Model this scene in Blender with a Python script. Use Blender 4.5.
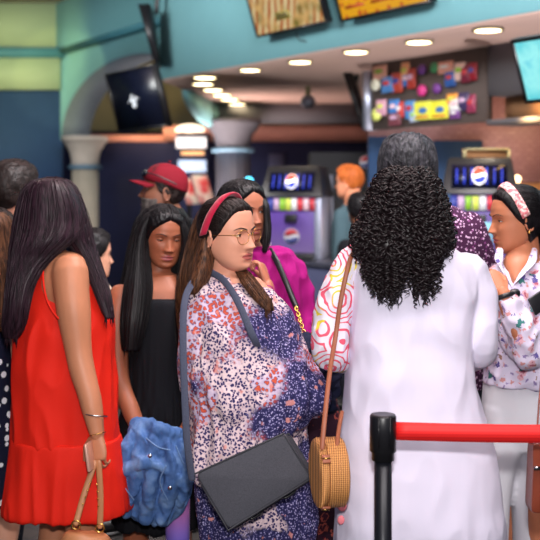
import bpy, math, random
import numpy as np
from mathutils import Vector, Matrix, noise
random.seed(7); rng = np.random.default_rng(7)
for o in list(bpy.data.objects): bpy.data.objects.remove(o)
COL = bpy.context.scene.collection
SC = bpy.context.scene

# ------------------------------------------------------------------ camera, world, light, exposure
F = 1000.0; HZ = 190.0; CZ = 1.55
cd = bpy.data.cameras.new('camera'); cam = bpy.data.objects.new('camera', cd); COL.objects.link(cam)
cam.location = (0, 0, CZ); cam.rotation_euler = (math.pi/2, 0, 0)
cd.sensor_width = 36; cd.lens = 36*F/540; cd.shift_y = -(270-HZ)/540
cd.clip_end = 100
cd.dof.use_dof = True; cd.dof.focus_distance = 2.9; cd.dof.aperture_fstop = 3.4
SC.camera = cam
SC.view_settings.view_transform = 'Standard'
try: SC.view_settings.look = 'None'
except Exception: pass
SC.view_settings.gamma = 1.0
SC.view_settings.exposure = 0.0
SC.view_settings.use_curve_mapping = False
w = bpy.data.worlds.new('world'); SC.world = w; w.use_nodes = True
w.node_tree.nodes['Background'].inputs[0].default_value = (0.75, 0.8, 1.0, 1)
w.node_tree.nodes['Background'].inputs[1].default_value = 0.24

def area(name, loc, target, size, power, color=(1, 1, 1), size_y=None, spread=None):
    l = bpy.data.lights.new(name, 'AREA'); l.energy = power; l.color = color; l.size = size
    if size_y: l.shape = 'RECTANGLE'; l.size_y = size_y
    if spread: l.spread = spread
    o = bpy.data.objects.new(name, l); COL.objects.link(o); o.location = loc
    o.rotation_euler = (Vector(target)-Vector(loc)).to_track_quat('-Z', 'Y').to_euler(); return o
def spot(name, loc, target, power, color=(1, 1, 1), ang=60, blend=.6, size=.05):
    l = bpy.data.lights.new(name, 'SPOT'); l.energy = power; l.color = color; l.spot_size = math.radians(ang); l.spot_blend = blend
    l.shadow_soft_size = size
    o = bpy.data.objects.new(name, l); COL.objects.link(o); o.location = loc
    o.rotation_euler = (Vector(target)-Vector(loc)).to_track_quat('-Z', 'Y').to_euler(); return o
area('camera_flash', (0.02, 0.05, 1.80), (0.05, 3.0, 1.35), 0.07, 60, (1, .97, .95))
area('lobby_ceiling_light', (0.5, 1.0, 3.9), (0, 3.4, 0.8), 3.0, 118, (1, .93, .92), 1.6)
area('lobby_left_light', (-3.2, 6.5, 3.9), (-2.5, 12.5, 3.0), 1.4, 280, (.97, 1.0, .98))
area('lobby_right_light', (0.6, 3.2, 3.95), (0.6, 8.0, 3.1), 1.6, 470, (.98, .98, 1.0))
spot('warm_wall_spot', (-3.7, 11.2, 3.0), (-3.6, 13.7, 3.3), 190, (1, .84, .28), 80, .7, .1)
spot('warm_wall_spot', (-2.0, 10.6, 3.2), (-2.72, 13.4, 3.1), 130, (1, .84, .35), 26, .25, .05)
spot('arch_uplight', (-1.6, 14.0, 2.3), (-2.1, 15.9, 3.0), 60, (1, .75, .35), 70, .6, .1)
area('counter_warm_glow', (2.35, 8.6, 2.05), (2.4, 9.55, 1.5), 0.5, 8, (1, .72, .38))
area('soffit_bounce_fill', (1.4, 9.0, 1.1), (.9, 9.6, 2.7), 1.6, 22, (1, .88, .82))  # added fill in place of warm bounce onto the soffit and tiles
area('shelf_light', (2.02, 7.58, 2.27), (2.16, 7.68, 2.12), .12, 8, (1, .62, .25), .8)
area('concession_fill', (-0.8, 12.6, 1.6), (-0.4, 13.4, 2.7), 1.2, 50, (1, .80, .72))  # unseen fill added to brighten the far beam and copper ledge

# ------------------------------------------------------------------ helpers
def S(r, g, b):
    f = lambda c: (c/255/12.92) if c/255 <= .04045 else ((c/255+.055)/1.055)**2.4
    return (f(r), f(g), f(b), 1)
def at(px, py, Y): return np.array([(px-270)*Y/F, Y, CZ+(HZ-py)*Y/F])
def nrm(v): v = np.array(v, float); return v/(np.linalg.norm(v)+1e-12)

class NT:
    def __init__(s, name):
        s.m = bpy.data.materials.new(name); s.m.use_nodes = True; s.t = s.m.node_tree
        s.b = s.t.nodes['Principled BSDF']
        s.tc = s.t.nodes.new('ShaderNodeTexCoord').outputs['Object']
    def n(s, typ, **kw):
        nd = s.t.nodes.new(typ)
        for k, v in kw.items(): setattr(nd, k, v)
        return nd
    def link(s, a, b): s.t.links.new(a, b)
    def mapping(s, scale=(1, 1, 1), rot=(0, 0, 0), loc=(0, 0, 0)):
        m = s.n('ShaderNodeMapping'); m.inputs['Scale'].default_value = scale; m.inputs['Rotation'].default_value = rot; m.inputs['Location'].default_value = loc
        s.link(s.tc, m.inputs[0]); return m.outputs[0]
    def noise(s, scale, detail=2, vec=None):
        n = s.n('ShaderNodeTexNoise'); n.inputs['Scale'].default_value = scale; n.inputs['Detail'].default_value = detail
        s.link(vec if vec else s.tc, n.inputs['Vector']); return n.outputs['Fac']
    def voro(s, scale, feature='F1', vec=None):
        n = s.n('ShaderNodeTexVoronoi', feature=feature); n.inputs['Scale'].default_value = scale
        s.link(vec if vec else s.tc, n.inputs['Vector']); return n
    def ramp(s, fac, stops, interp='LINEAR'):
        r = s.n('ShaderNodeValToRGB'); r.color_ramp.interpolation = interp
        e = r.color_ramp.elements
        while len(e) < len(stops): e.new(.5)
        for el, (p, c) in zip(e, stops):
            el.position = p; el.color = c if len(c) == 4 else (*c, 1)
        s.link(fac, r.inputs[0]); return r.outputs[0]
    def mix(s, fac, a, b):
        m = s.n('ShaderNodeMix', data_type='RGBA')
        for v, i in ((fac, 0), (a, 6), (b, 7)):
            if isinstance(v, (tuple, float, int)): m.inputs[i].default_value = v
            else: s.link(v, m.inputs[i])
        return m.outputs[2]
    def col(s, c):
        if isinstance(c, tuple): s.b.inputs['Base Color'].default_value = c
        else: s.link(c, s.b.inputs['Base Color'])
        return s
    def set(s, rough=.6, metal=0, spec=None, emit=None, estr=0, trans=0, sss=0, sheen=0, alpha=None, coat=0):
        i = s.b.inputs; i['Roughness'].default_value = rough; i['Metallic'].default_value = metal
        if spec is not None: i['Specular IOR Level'].default_value = spec
        if emit is not None:
            if isinstance(emit, tuple): i['Emission Color'].default_value = emit
            else: s.link(emit, i['Emission Color'])
            i['Emission Strength'].default_value = estr
        if trans: i['Transmission Weight'].default_value = trans
        if sss: i['Subsurface Weight'].default_value = sss; i['Subsurface Radius'].default_value = (.012, .005, .003); i['Subsurface Scale'].default_value = 1
        if sheen: i['Sheen Weight'].default_value = sheen
        if coat: i['Coat Weight'].default_value = coat
        return s
    def bump(s, h, strength=.3, dist=.002):
        b = s.n('ShaderNodeBump'); b.inputs['Strength'].default_value = strength; b.inputs['Distance'].default_value = dist
        s.link(h, b.inputs['Height']); s.link(b.outputs[0], s.b.inputs['Normal']); return s
def dark(c, f): return (c[0]*f, c[1]*f, c[2]*f, 1)
def plain(name, c, rough=.6, metal=0, var=.12, bscale=60, bstr=.15, **kw):
    t = NT(name); f = t.noise(bscale*.2, 3)
    t.col(t.mix(f, dark(c, 1-var), dark(c, 1+var))).set(rough, metal, **kw)
    t.bump(t.noise(bscale, 3), bstr, .002); return t.m
def skinmat(name, c):
    t = NT(name); f = t.noise(14, 4)
    r = t.mix(f, dark(c, .86), (min(1, c[0]*1.12), c[1]*1.06, c[2]*1.04, 1))
    t.col(r).set(.48, sss=.0, spec=.4); t.bump(t.noise(420, 2), .12, .0006); return t.m
def hairmat(name, c, c2, rough=.46):
    t = NT(name); v = t.mapping((90, 90, 5)); f = t.noise(1.6, 4, v)
    t.col(t.ramp(f, [(.35, c), (.65, c2)])).set(rough, spec=.22); t.bump(f, .5, .003); return t.m
def glow(name, c, e, base=None):
    t = NT(name); t.col(base or c).set(.4, emit=c, estr=e); return t.m
def fabric(name, c, scale=500, rough=.85, sheen=.0, var=.08):
    t = NT(name); f = t.noise(8, 3)
    t.col(t.mix(f, dark(c, 1-var), dark(c, 1+var))).set(rough, sheen=sheen, spec=.2)
    t.bump(t.noise(scale, 2), .25, .0008); return t.m

class MB:
    def __init__(s): s.v = []; s.q = []; s.t = []; s.n = 0; s.qm = []; s.tm = []
    def add(s, V, Q=None, T=None, mat=0):
        V = np.asarray(V, float).reshape(-1, 3); s.v.append(V)
        if Q is not None and len(Q): Q = np.asarray(Q, int); s.q.append(Q+s.n); s.qm.append(np.full(len(Q), mat) if np.isscalar(mat) else mat)
        if T is not None and len(T): T = np.asarray(T, int); s.t.append(T+s.n); s.tm.append(np.full(len(T), mat if np.isscalar(mat) else 0))
        s.n += len(V)
    def grid(s, P, closed=True, cap=True, mat=0):
        P = np.asarray(P, float); nr, nc = P.shape[:2]; V = P.reshape(-1, 3)
        i = np.arange(nr-1)[:, None]; j = np.arange(nc if closed else nc-1)[None, :]; j2 = (j+1) % nc
        Q = np.stack([i*nc+j, i*nc+j2, (i+1)*nc+j2, (i+1)*nc+j], -1).reshape(-1, 4)
        T = None
        if closed and cap:
            c0 = P[0].mean(0); c1 = P[-1].mean(0); V = np.vstack([V, c0, c1]); k = nr*nc
            jj = np.arange(nc); j2 = (jj+1) % nc
            T = np.vstack([np.stack([np.full(nc, k), j2, jj], -1), np.stack([np.full(nc, k+1), (nr-1)*nc+jj, (nr-1)*nc+j2], -1)])
        s.add(V, Q, T, mat); return s
    def tube(s, path, rad, n=12, flat=1.0, ref=None, sub=6, mat=0, round_ends=True, loop=False):
        P = np.array(path, float); R = np.array(rad, float) if not np.isscalar(rad) else np.full(len(P), float(rad))
        if sub > 1 and len(P) > 2:
            P, R = cat(P, R, sub, loop)
        if round_ends and not loop:
            d0 = nrm(P[0]-P[1]); d1 = nrm(P[-1]-P[-2]); r0, r1 = R[0], R[-1]
            P = np.vstack([P[0]+d0*r0*.9, P[0]+d0*r0*.6, P, P[-1]+d1*r1*.6, P[-1]+d1*r1*.9]); R = np.concatenate([[r0*.35, r0*.8], R, [r1*.8, r1*.35]])
        T = np.gradient(P, axis=0); T /= np.linalg.norm(T, axis=1)[:, None]+1e-12
        if ref is not None:
            U = np.cross(T, np.array(ref, float)); U /= np.linalg.norm(U, axis=1)[:, None]+1e-9
        else:
            U = np.zeros_like(T); u = np.cross(T[0], [0, 0, 1.]) if abs(T[0][2]) < .9 else np.cross(T[0], [1., 0, 0]); u = nrm(u)
            for k in range(len(T)):
                u = nrm(u-T[k]*np.dot(u, T[k])); U[k] = u
        W = np.cross(T, U); a = np.linspace(0, 2*np.pi, n, endpoint=False)
        G = P[:, None, :]+R[:, None, None]*(np.cos(a)[None, :, None]*U[:, None, :]+np.sin(a)[None, :, None]*W[:, None, :]*flat)
        if loop:
            G = np.concatenate([G, G[:1]]); s.grid(G, True, False, mat)
        else: s.grid(G, True, True, mat)
        return s
    def ell(s, c, r, U=(1, 0, 0), V=(0, 1, 0), W=(0, 0, 1), n=24, m=14, mat=0):
        th = np.linspace(.02, np.pi-.02, m)[:, None]; a = np.linspace(0, 2*np.pi, n, endpoint=False)[None, :]
        U, V, W = [np.array(x, float) for x in (U, V, W)]
        G = np.array(c)+(np.sin(th)*np.cos(a)*r[0])[..., None]*U+(np.sin(th)*np.sin(a)*r[1])[..., None]*V+(-np.cos(th)*np.ones_like(a)*r[2])[..., None]*W
        return s.grid(G, True, True, mat)
    def box(s, c, hx, hy, hz, mat=0):
        c, hx, hy, hz = [np.array(x, float) for x in (c, hx, hy, hz)]
        V = [c+a*hx+b*hy+d*hz for a in (-1, 1) for b in (-1, 1) for d in (-1, 1)]
        Q = [(0, 1, 3, 2), (4, 6, 7, 5), (0, 4, 5, 1), (2, 3, 7, 6), (0, 2, 6, 4), (1, 5, 7, 3)]
        if np.dot(np.cross(hx, hy), hz) < 0: Q = [q[::-1] for q in Q]
        s.add(V, Q, None, mat); return s
    def abox(s, a, b, mat=0):
        a = np.array(a, float); b = np.array(b, float); h = (b-a)/2
        return s.box((a+b)/2, (h[0], 0, 0), (0, h[1], 0), (0, 0, h[2]), mat)
    def prism(s, poly, z0, z1, mat=0):
        n = len(poly); V = [(x, y, z0) for x, y in poly]+[(x, y, z1) for x, y in poly]
        s.ng = getattr(s, 'ng', []); base = s.n
        Q = [(i, (i+1) % n, n+(i+1) % n, n+i) for i in range(n)]
        s.add(V, Q, None, mat); s.ng += [[base+i for i in range(n)][::-1], [base+n+i for i in range(n)]]
        return s
    def mesh(s, name):
        V = np.vstack(s.v); me = bpy.data.meshes.new(name)
        Q = np.vstack(s.q) if s.q else np.zeros((0, 4), int); T = np.vstack(s.t) if s.t else np.zeros((0, 3), int)
        ng = getattr(s, 'ng', [])
        loops = np.concatenate([Q.ravel(), T.ravel()]+[np.array(g) for g in ng]).astype(np.int32)
        tot = np.concatenate([np.full(len(Q), 4), np.full(len(T), 3), np.array([len(g) for g in ng], int)]).astype(np.int32)
        st = np.concatenate([[0], np.cumsum(tot)[:-1]]).astype(np.int32)
        mi = np.concatenate(s.qm+s.tm+[np.zeros(len(ng))]).astype(np.int32)
        me.vertices.add(len(V)); me.vertices.foreach_set('co', V.astype(np.float32).ravel())
        me.loops.add(len(loops)); me.loops.foreach_set('vertex_index', loops)
        me.polygons.add(len(tot)); me.polygons.foreach_set('loop_start', st)
        try: me.polygons.foreach_set('loop_total', tot)
        except Exception: pass
        me.polygons.foreach_set('material_index', mi)
        me.update(calc_edges=True); me.validate(); return me
    def build(s, name, mats, parent=None, smooth=True, bevel=0):
        return finish(s.mesh(name), name, mats, parent, smooth, bevel)
def finish(me, name, mats, parent=None, smooth=True, bevel=0):
    for m in (mats if isinstance(mats, (list, tuple)) else [mats]): me.materials.append(m)
    if parent is not None:
        me.transform(root_of(parent).inverted())
    if smooth: me.polygons.foreach_set('use_smooth', np.ones(len(me.polygons), bool))
    o = bpy.data.objects.new(name, me); COL.objects.link(o)
    if parent is not None: o.parent = parent
    else:
        n = len(me.vertices); a = np.empty(n*3, np.float32); me.vertices.foreach_get('co', a); a = a.reshape(-1, 3)
        c = Vector(((a[:, 0].min()+a[:, 0].max())/2, (a[:, 1].min()+a[:, 1].max())/2, float(a[:, 2].min())))
        me.transform(Matrix.Translation(-c)); o.location = c
    if bevel:
        b = o.modifiers.new('bevel', 'BEVEL'); b.width = bevel; b.segments = 3; b.limit_method = 'ANGLE'
        if smooth: pass
    return o
def root_of(p):
    M = Matrix.Identity(4)
    while p is not None:
        M = Matrix.Translation(p.location) @ M; p = p.parent
    return M
def cat(P, R, sub, loop=False):
    n = len(P)
    if loop: idx = lambda i: i % n
    else: idx = lambda i: min(max(i, 0), n-1)
    oP, oR = [], []
    for i in range(n if loop else n-1):
        p0, p1, p2, p3 = P[idx(i-1)], P[idx(i)], P[idx(i+1)], P[idx(i+2)]; r1, r2 = R[idx(i)], R[idx(i+1)]
        for k in range(sub):
            t = k/sub
            oP.append(.5*((2*p1)+(-p0+p2)*t+(2*p0-5*p1+4*p2-p3)*t*t+(-p0+3*p1-3*p2+p3)*t**3)); tt = t*t*(3-2*t); oR.append(r1*(1-tt)+r2*tt)
    if not loop: oP.append(P[-1]); oR.append(R[-1])
    return np.array(oP), np.array(oR)
def fuse(mb, name, voxel=.006, smooth=3):
    me = mb.mesh('tmp'); o = bpy.data.objects.new('tmp', me); COL.objects.link(o)
    r = o.modifiers.new('r', 'REMESH'); r.mode = 'VOXEL'; r.voxel_size = voxel
    if smooth: s = o.modifiers.new('s', 'SMOOTH'); s.iterations = smooth; s.factor = .5
    dg = bpy.context.evaluated_depsgraph_get(); dg.update()
    m2 = bpy.data.meshes.new_from_object(o.evaluated_get(dg)); m2.name = name
    bpy.data.objects.remove(o); bpy.data.meshes.remove(me); m2.materials.clear(); return m2
def mesh_arrays(me):
    n = len(me.vertices); a = np.empty(n*3, np.float32); me.vertices.foreach_get('co', a)
    q = [list(p.vertices) for p in me.polygons]
    return a.reshape(-1, 3), [f for f in q if len(f) == 4], [f for f in q if len(f) == 3]
def disp(me, layers, zr=None):
    """folds: layers = (amplitude, (sx,sy,sz), seed, ridged); zr = optional weight(z)"""
    n = len(me.vertices); co = np.empty(n*3, np.float32); me.vertices.foreach_get('co', co); co = co.reshape(-1, 3)
    nn = np.array([tuple(v.normal) for v in me.vertices])
    d = np.zeros(n)
    for amp, sc, seed, ridged in layers:
        sx, sy, sz = sc
        for k in range(n):
            v = noise.noise(Vector((co[k, 0]*sx+seed, co[k, 1]*sy, co[k, 2]*sz+seed*1.7)))
            d[k] += amp*((1-2*abs(v)*1.6) if ridged else v)
    if zr is not None: d *= np.array([zr(c) for c in co])
    co += (nn*d[:, None]).astype(np.float32); me.vertices.foreach_set('co', co.ravel()); me.update(); return me

def tag(o, label=None, cat_=None, group=None, kind=None):
    if label: o['label'] = label
    if cat_: o['category'] = cat_
    if group: o['group'] = group
    if kind: o['kind'] = kind
    return o
def thing(name, label, cat_, loc, group=None):
    o = bpy.data.objects.new(name, None); COL.objects.link(o); o.location = Vector([float(c) for c in loc]); o.empty_display_size = .05
    return tag(o, label, cat_, group)

# rings given as rows (py, xL, xR, half depth m, Y)
def prows(rows, step=.012, n=72, e=2.3):
    Rw = []
    for r in rows:
        py, xl, xr, dp, Y = r[:5]
        c = at((xl+xr)/2, py, Y); Rw.append([c[0], c[1], c[2], (xr-xl)/2*Y/F, dp])
    Rw = np.array(Rw); seg = np.abs(np.diff(Rw[:, 2])); sub = max(2, int(np.ceil(seg.max()/step)))
    P, _ = cat(Rw, np.zeros(len(Rw)), sub)
    P[:, 3:] = np.maximum(P[:, 3:], .004)
    a = np.linspace(0, 2*np.pi, n, endpoint=False)
    cx = np.sign(np.cos(a))*np.abs(np.cos(a))**(2/e); sy = np.sign(np.sin(a))*np.abs(np.sin(a))**(2/e)
    G = np.stack([P[:, 0:1]+P[:, 3:4]*cx, P[:, 1:2]+P[:, 4:5]*sy, np.repeat(P[:, 2:3], n, 1)], -1)
    return G, P
def garment(parts, name, mats, parent, voxel=.006, folds=None, zr=None, smooth=3):
    mb = MB()
    for p in parts:
        if p[0] == 'r': mb.grid(prows(p[1])[0])
        elif p[0] == 't': mb.tube(p[1], p[2], n=20, flat=p[3] if len(p) > 3 else 1)
        elif p[0] == 'e': mb.ell(*p[1:])
    me = fuse(mb, name, voxel, smooth)
    if folds: disp(me, folds, zr)
    return finish(me, name, mats, parent)

# ------------------------------------------------------------------ people
LV = np.array([[-.117, .010, .052, -.02], [-.113, .022, .064, .0], [-.105, .037, .075, .022], [-.095, .047, .080, .038], [-.08, .056, .082, .052], [-.06, .063, .084, .064], [-.04, .068, .085, .077], [-.02, .0715, .085, .088], [0, .0735, .084, .095],
               [.02, .0755, .088, .098], [.045, .074, .086, .097], [.07, .067, .078, .090], [.09, .055, .062, .076], [.102, .041, .045, .058], [.109, .026, .028, .036], [.1125, .008, .008, .015]])
def head_y(x, z, male=False, nose=1.0):
    """extra forward displacement of the face at local x, z"""
    g = lambda cx, cz, sx, sz: np.exp(-((x-cx)/sx)**2/2-((z-cz)/sz)**2/2)
    ax = np.abs(x); d = 0*x
    t = np.clip((.012-z)/.048, 0, 1); ridge = np.where(z < -.036, np.exp(-((z+.036)/.0065)**2), np.where(z > .012, np.exp(-((z-.012)/.008)**2)*.12, .12+.88*t**1.35))
    d = d+.0225*nose*ridge*np.exp(-(x/(.0062+.0045*t))**2/1.6)
    d = d+.0085*nose*np.exp(-((ax-.0125)/.0055)**2-((z+.0385)/.0075)**2)
    d = d-.0095*np.exp(-((ax-.031)/.0135)**2-((z-.001)/.0105)**2)
    d = d+(.004 if male else .002)*np.exp(-((ax-.028)/.02)**2-((z-.021)/.008)**2)
    d = d+.0045*np.exp(-((ax-.042)/.018)**2-((z+.028)/.018)**2)
    d = d+.0075*np.exp(-(x/.017)**2-((z+.0610)/.0048)**2)+.008*np.exp(-(x/.0145)**2-((z+.0735)/.0052)**2)
    d = d-.0035*np.exp(-(x/.022)**2-((z+.0672)/.0018)**2)
    d = d-.003*np.exp(-(x/.02)**2-((z+.086)/.005)**2)+.006*np.exp(-(x/.016)**2-((z+.101)/.009)**2)
    return d
def head_grid(nL=104, nA=120, male=False, nose=1., jaw=1.):
    z = np.concatenate([np.linspace(-.117, .085, nL-22), np.linspace(.0875, .1125, 22)])
    w_, f_, b_ = [np.interp(z, LV[:, 0], LV[:, k]) for k in (1, 2, 3)]
    k = np.ones(5)/5
    for arr in (w_, f_, b_): arr[3:-3] = np.convolve(arr, k, 'same')[3:-3]
    if male: w_ = w_*np.interp(z, [-.12, -.05, .0], [1.12, 1.06, 1.])
    w_ = w_*np.interp(z, [-.12, -.04, .01], [jaw, jaw, 1.])
    u = np.linspace(-np.pi, np.pi, nA, endpoint=False); a = u-.45*np.sin(u)
    n = 2.25; sn = np.sign(np.sin(a))*np.abs(np.sin(a))**(2/n); cs = np.abs(np.cos(a))**(2/n)
    x = w_[:, None]*sn[None, :]; front = (np.cos(a) >= 0)[None, :]
    cc = np.interp(z, [-.117, -.095, -.07, -.04], [.046, .034, .016, 0]); b_ = b_*np.interp(z, [-.117, -.09, -.05, -.02], [.3, .5, .85, 1])
    y = cc[:, None]+np.where(front, (f_-cc)[:, None]*cs[None, :], -(b_+cc)[:, None]*cs[None, :])
    zz = np.repeat(z[:, None], nA, 1)
    y = y+np.where(front, head_y(x, zz, male, nose), 0)
    return np.stack([x, y, zz], -1)
class Frame:
    def __init__(s, px, py, Y, heading, pitch=0, roll=0, sc=1.):
        s.o = Vector(at(px, py, Y)); s.sc = sc; s.heading = heading
        s.R = Matrix.Rotation(math.radians(heading-90), 4, 'Z') @ Matrix.Rotation(math.radians(-pitch), 4, 'X') @ Matrix.Rotation(math.radians(roll), 4, 'Y')
        s.A = np.array(s.R.to_3x3())*sc
    def __call__(s, P): P = np.asarray(P, float); return P @ s.A.T+np.array(s.o)
    def d(s, v): return nrm(np.asarray(v, float) @ s.A.T)
def sst(x): x = np.clip(x, 0, 1); return x*x*(3-2*x)
def hmask_long(p):
    hz = np.interp(p[..., 1], [-.08, -.03, .0, .03, .052, .066, .085], [-.12, -.11, -.03, .0, .036, .062, .072]); return sst((p[..., 2]-hz)/.026)
def hmask_part(p):
    hz = np.interp(p[..., 1], [-.08, -.03, .0, .03, .052, .066, .085], [-.12, -.11, -.03, .0, .04, .062, .074])-np.where(p[..., 1] > .02, .026*np.minimum(1, np.abs(p[..., 0])/.05)**1.2, 0); return sst((p[..., 2]-hz)/.022)
def hmask_short(p):
    hz = np.interp(p[..., 1], [-.09, -.05, -.015, .012, .03, .05, .066, .085], [-.065, -.065, -.02, -.015, .005, .04, .060, .070]); return sst((p[..., 2]-hz)/.016)
def head_parts(mb, fr, male=False, nose=1., jaw=1.):
    G = head_grid(male=male, nose=nose, jaw=jaw); nr, nc = G.shape[:2]
    C = (G[:-1, :]+G[1:, :])/2; x, y, z = C[..., 0], C[..., 1], C[..., 2]
    lip = (y > .05) & (np.abs(x) < .0235) & (np.abs(z+.0675) < .0118*(1-(x/.0245)**2))
    base = mb.n; V = fr(G.reshape(-1, 3)); i = np.arange(nr-1)[:, None]; j = np.arange(nc)[None, :]; j2 = (j+1) % nc
    Q = np.stack([i*nc+j, (i+1)*nc+j, (i+1)*nc+j2, i*nc+j2], -1).reshape(-1, 4)[:, ::-1]
    k = nr*nc; V = np.vstack([V, V[:nc].mean(0), V[-nc:].mean(0)]); jj = np.arange(nc); jk = (jj+1) % nc
    T = np.vstack([np.stack([np.full(nc, k), jk, jj], -1), np.stack([np.full(nc, k+1), (nr-1)*nc+jj, (nr-1)*nc+jk], -1)])
    mb.add(V, Q, T, np.where(lip, 1, 0).ravel())
    if not mb.tm: pass
    for s_ in (-1, 1):   # ears with a raised rim
        X = fr.d((s_*.93, -.35, .0)); Yv = fr.d((s_*.35, .93, -.15)); Z = fr.d((0, .2, 1))
        k_ = fr.sc
        mb.ell(fr((s_*.0735, -.012, -.012)), (.007*k_, .016*k_, .028*k_), X, Yv, Z)
        a = np.linspace(-.9, 3.9, 12); c = fr((s_*.079, -.014, -.010))
        mb.tube([c+Yv*(-.014*k_*math.sin(t)) + Z*(.027*k_*math.cos(t)) for t in a-.4], .0042*k_, n=8, sub=3)
    # eyelids
    for s_ in (-1, 1):
        ec = np.array((s_*.031, .0640, .0)); r = .0134
        for up in (1, -1):
            az = np.radians(np.linspace(-84, 84, 21)); lim = (fr.lid if up == 1 else 15)
            edge = np.radians(lim)*np.cos(az)**.8; E = np.linspace(0, 1, 7)[:, None]
            el = edge[None, :]*(1-E)+math.radians(80)*E
            P = np.stack([np.sin(az)[None, :]*np.cos(el), np.cos(az)[None, :]*np.cos(el), up*np.sin(el)], -1)*r+ec
            P2 = (P-ec)*.93+ec
            g = np.concatenate([P, P2[::-1]], 0); g = fr(g)
            mb.grid(g, closed=False)
        # lip-like fold line above lid
def eyes(parent, fr, iris, gaze=(0, 1, 0), brow=None, lash=None, browth=1.0):
    for s_ in (-1, 1):
        mb = MB(); r = .0124; ec = np.array((s_*.031, .0640, .0)); th = np.linspace(.01, np.pi-.01, 26); a = np.linspace(0, 2*np.pi, 28, endpoint=False)
        g = nrm(gaze); u = nrm(np.cross(g, (0, 0, 1))); v = np.cross(u, g)
        P = ec+r*(np.cos(th)[:, None, None]*g+np.sin(th)[:, None, None]*(np.cos(a)[None, :, None]*u+np.sin(a)[None, :, None]*v))
        nr = len(th); deg = np.degrees((th[:-1]+th[1:])/2); sl = np.where(deg < 13, 2, np.where(deg < 29, 1, 0))
        V = fr(P.reshape(-1, 3)); nc = len(a); i = np.arange(nr-1)[:, None]; j = np.arange(nc)[None, :]; j2 = (j+1) % nc
        Q = np.stack([i*nc+j, (i+1)*nc+j, (i+1)*nc+j2, i*nc+j2], -1).reshape(-1, 4)
        mb.add(V, Q, None, np.repeat(sl, nc)); mb.build('eye', [M['eye_white'], iris, M['pupil']], parent)
        if lash:
            az = np.radians(np.linspace(-80, 80, 13)); el = np.radians(fr.lid)*np.cos(az)**.8
            L = np.stack([np.sin(az)*np.cos(el), np.cos(az)*np.cos(el), np.sin(el)], -1)*.0142+ec
            MB().tube(fr(L), .0015*fr.sc, n=6, sub=2).build('eyelashes', lash, parent)
        if brow:
            xs = np.array([.013, .022, .034, .045, .053]); zs = np.array([.0175, .0215, .0245, .0225, .0175]); ths = np.array([.0022, .0032, .003, .002, .0008])*browth
            ys = np.interp(zs, LV[:, 0], LV[:, 2])*(1-(xs/np.interp(zs, LV[:, 0], LV[:, 1]))**2.25)**(1/2.25)+head_y(xs, zs)+.0012
            MB().tube(fr(np.stack([xs*s_, ys, zs], -1)), ths*fr.sc, n=8, flat=.45, ref=fr.d((0, 0, 1))).build('eyebrow', brow, parent)
def haircap(parent, fr, mask, thick, mat, name='hair', seed=0, male=False, groove=.0015, top=0, part=.0, flow='part', nst=260):
    G = head_grid(nL=90, nA=130, male=male); m = mask(G)
    c = np.array((0, -.01, .0)); N = G-c; N[..., 2] *= .9; N /= np.linalg.norm(N, axis=-1)[..., None]
    ang = np.arctan2(N[..., 0], N[..., 1])
    gr = np.array([[noise.noise(Vector((p[0]*160+seed, p[1]*60, p[2]*45))) for p in row] for row in G])
    t = -.004+m*(thick+.004)-.004*m*np.exp(-((G[..., 0]-part)/.004)**2)*(G[..., 1] > -.03)+m*gr*groove*2+m*top*np.clip(G[..., 2]/.1, 0, 1)*np.clip(.4+G[..., 1]/.08, 0, 1)
    P = G+N*t[..., None]
    mb = MB(); mb.grid(fr(P.reshape(-1, 3)).reshape(P.shape))
    Nf = N.reshape(-1, 3); Pf = P.reshape(-1, 3); mf = m.reshape(-1); rg = np.random.default_rng(int(seed)+17)
    for _ in range(nst):
        if flow == 'part':
            y0 = rg.uniform(-.075, .072); sd_ = rg.choice([-1, 1]); b = np.linspace(.05, rg.uniform(.9, 1.8), 10); dr = rg.uniform(.2, .7)
            Dv = np.stack([sd_*np.sin(b), np.full(10, y0/.09)-dr*b*.35*abs(1), np.cos(b)+.05], -1)
        elif flow == 'back':
            a0 = rg.uniform(-1.5, 1.5); b = np.linspace(1.25, -.6, 10)*rg.uniform(.8, 1); Dv = np.stack([np.full(10, math.sin(a0)), np.sin(b), np.cos(b)*math.cos(a0)*1.1], -1)
        else:
            d0 = rg.normal(size=3); d0[2] = abs(d0[2])*.8; d0 = nrm(d0); f_ = nrm(np.array([rg.normal(0, .25), -.6, -.3])); Dv = d0+np.linspace(0, .35, 10)[:, None]*f_
        Dv /= np.linalg.norm(Dv, axis=1)[:, None]; idx = np.argmax(Dv @ Nf.T, axis=1); pts = Pf[idx]+Dv*rg.uniform(-.0004, .0016); ok = mf[idx] > .35
        if ok.sum() < 5: continue
        pts = pts[ok]; ker = np.array([.25, .5, .25]); q = pts.copy(); q[1:-1] = .25*pts[:-2]+.5*pts[1:-1]+.25*pts[2:]; q[1:-1] = .25*q[:-2]+.5*q[1:-1]+.25*q[2:]
        mb.tube(fr(q), np.interp(np.linspace(0, 1, len(q)), [0, .2, .8, 1], [.3, 1, 1, .4])*.0013, n=4, sub=3, round_ends=False)
    return mb.build(name, mat, parent)
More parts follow.
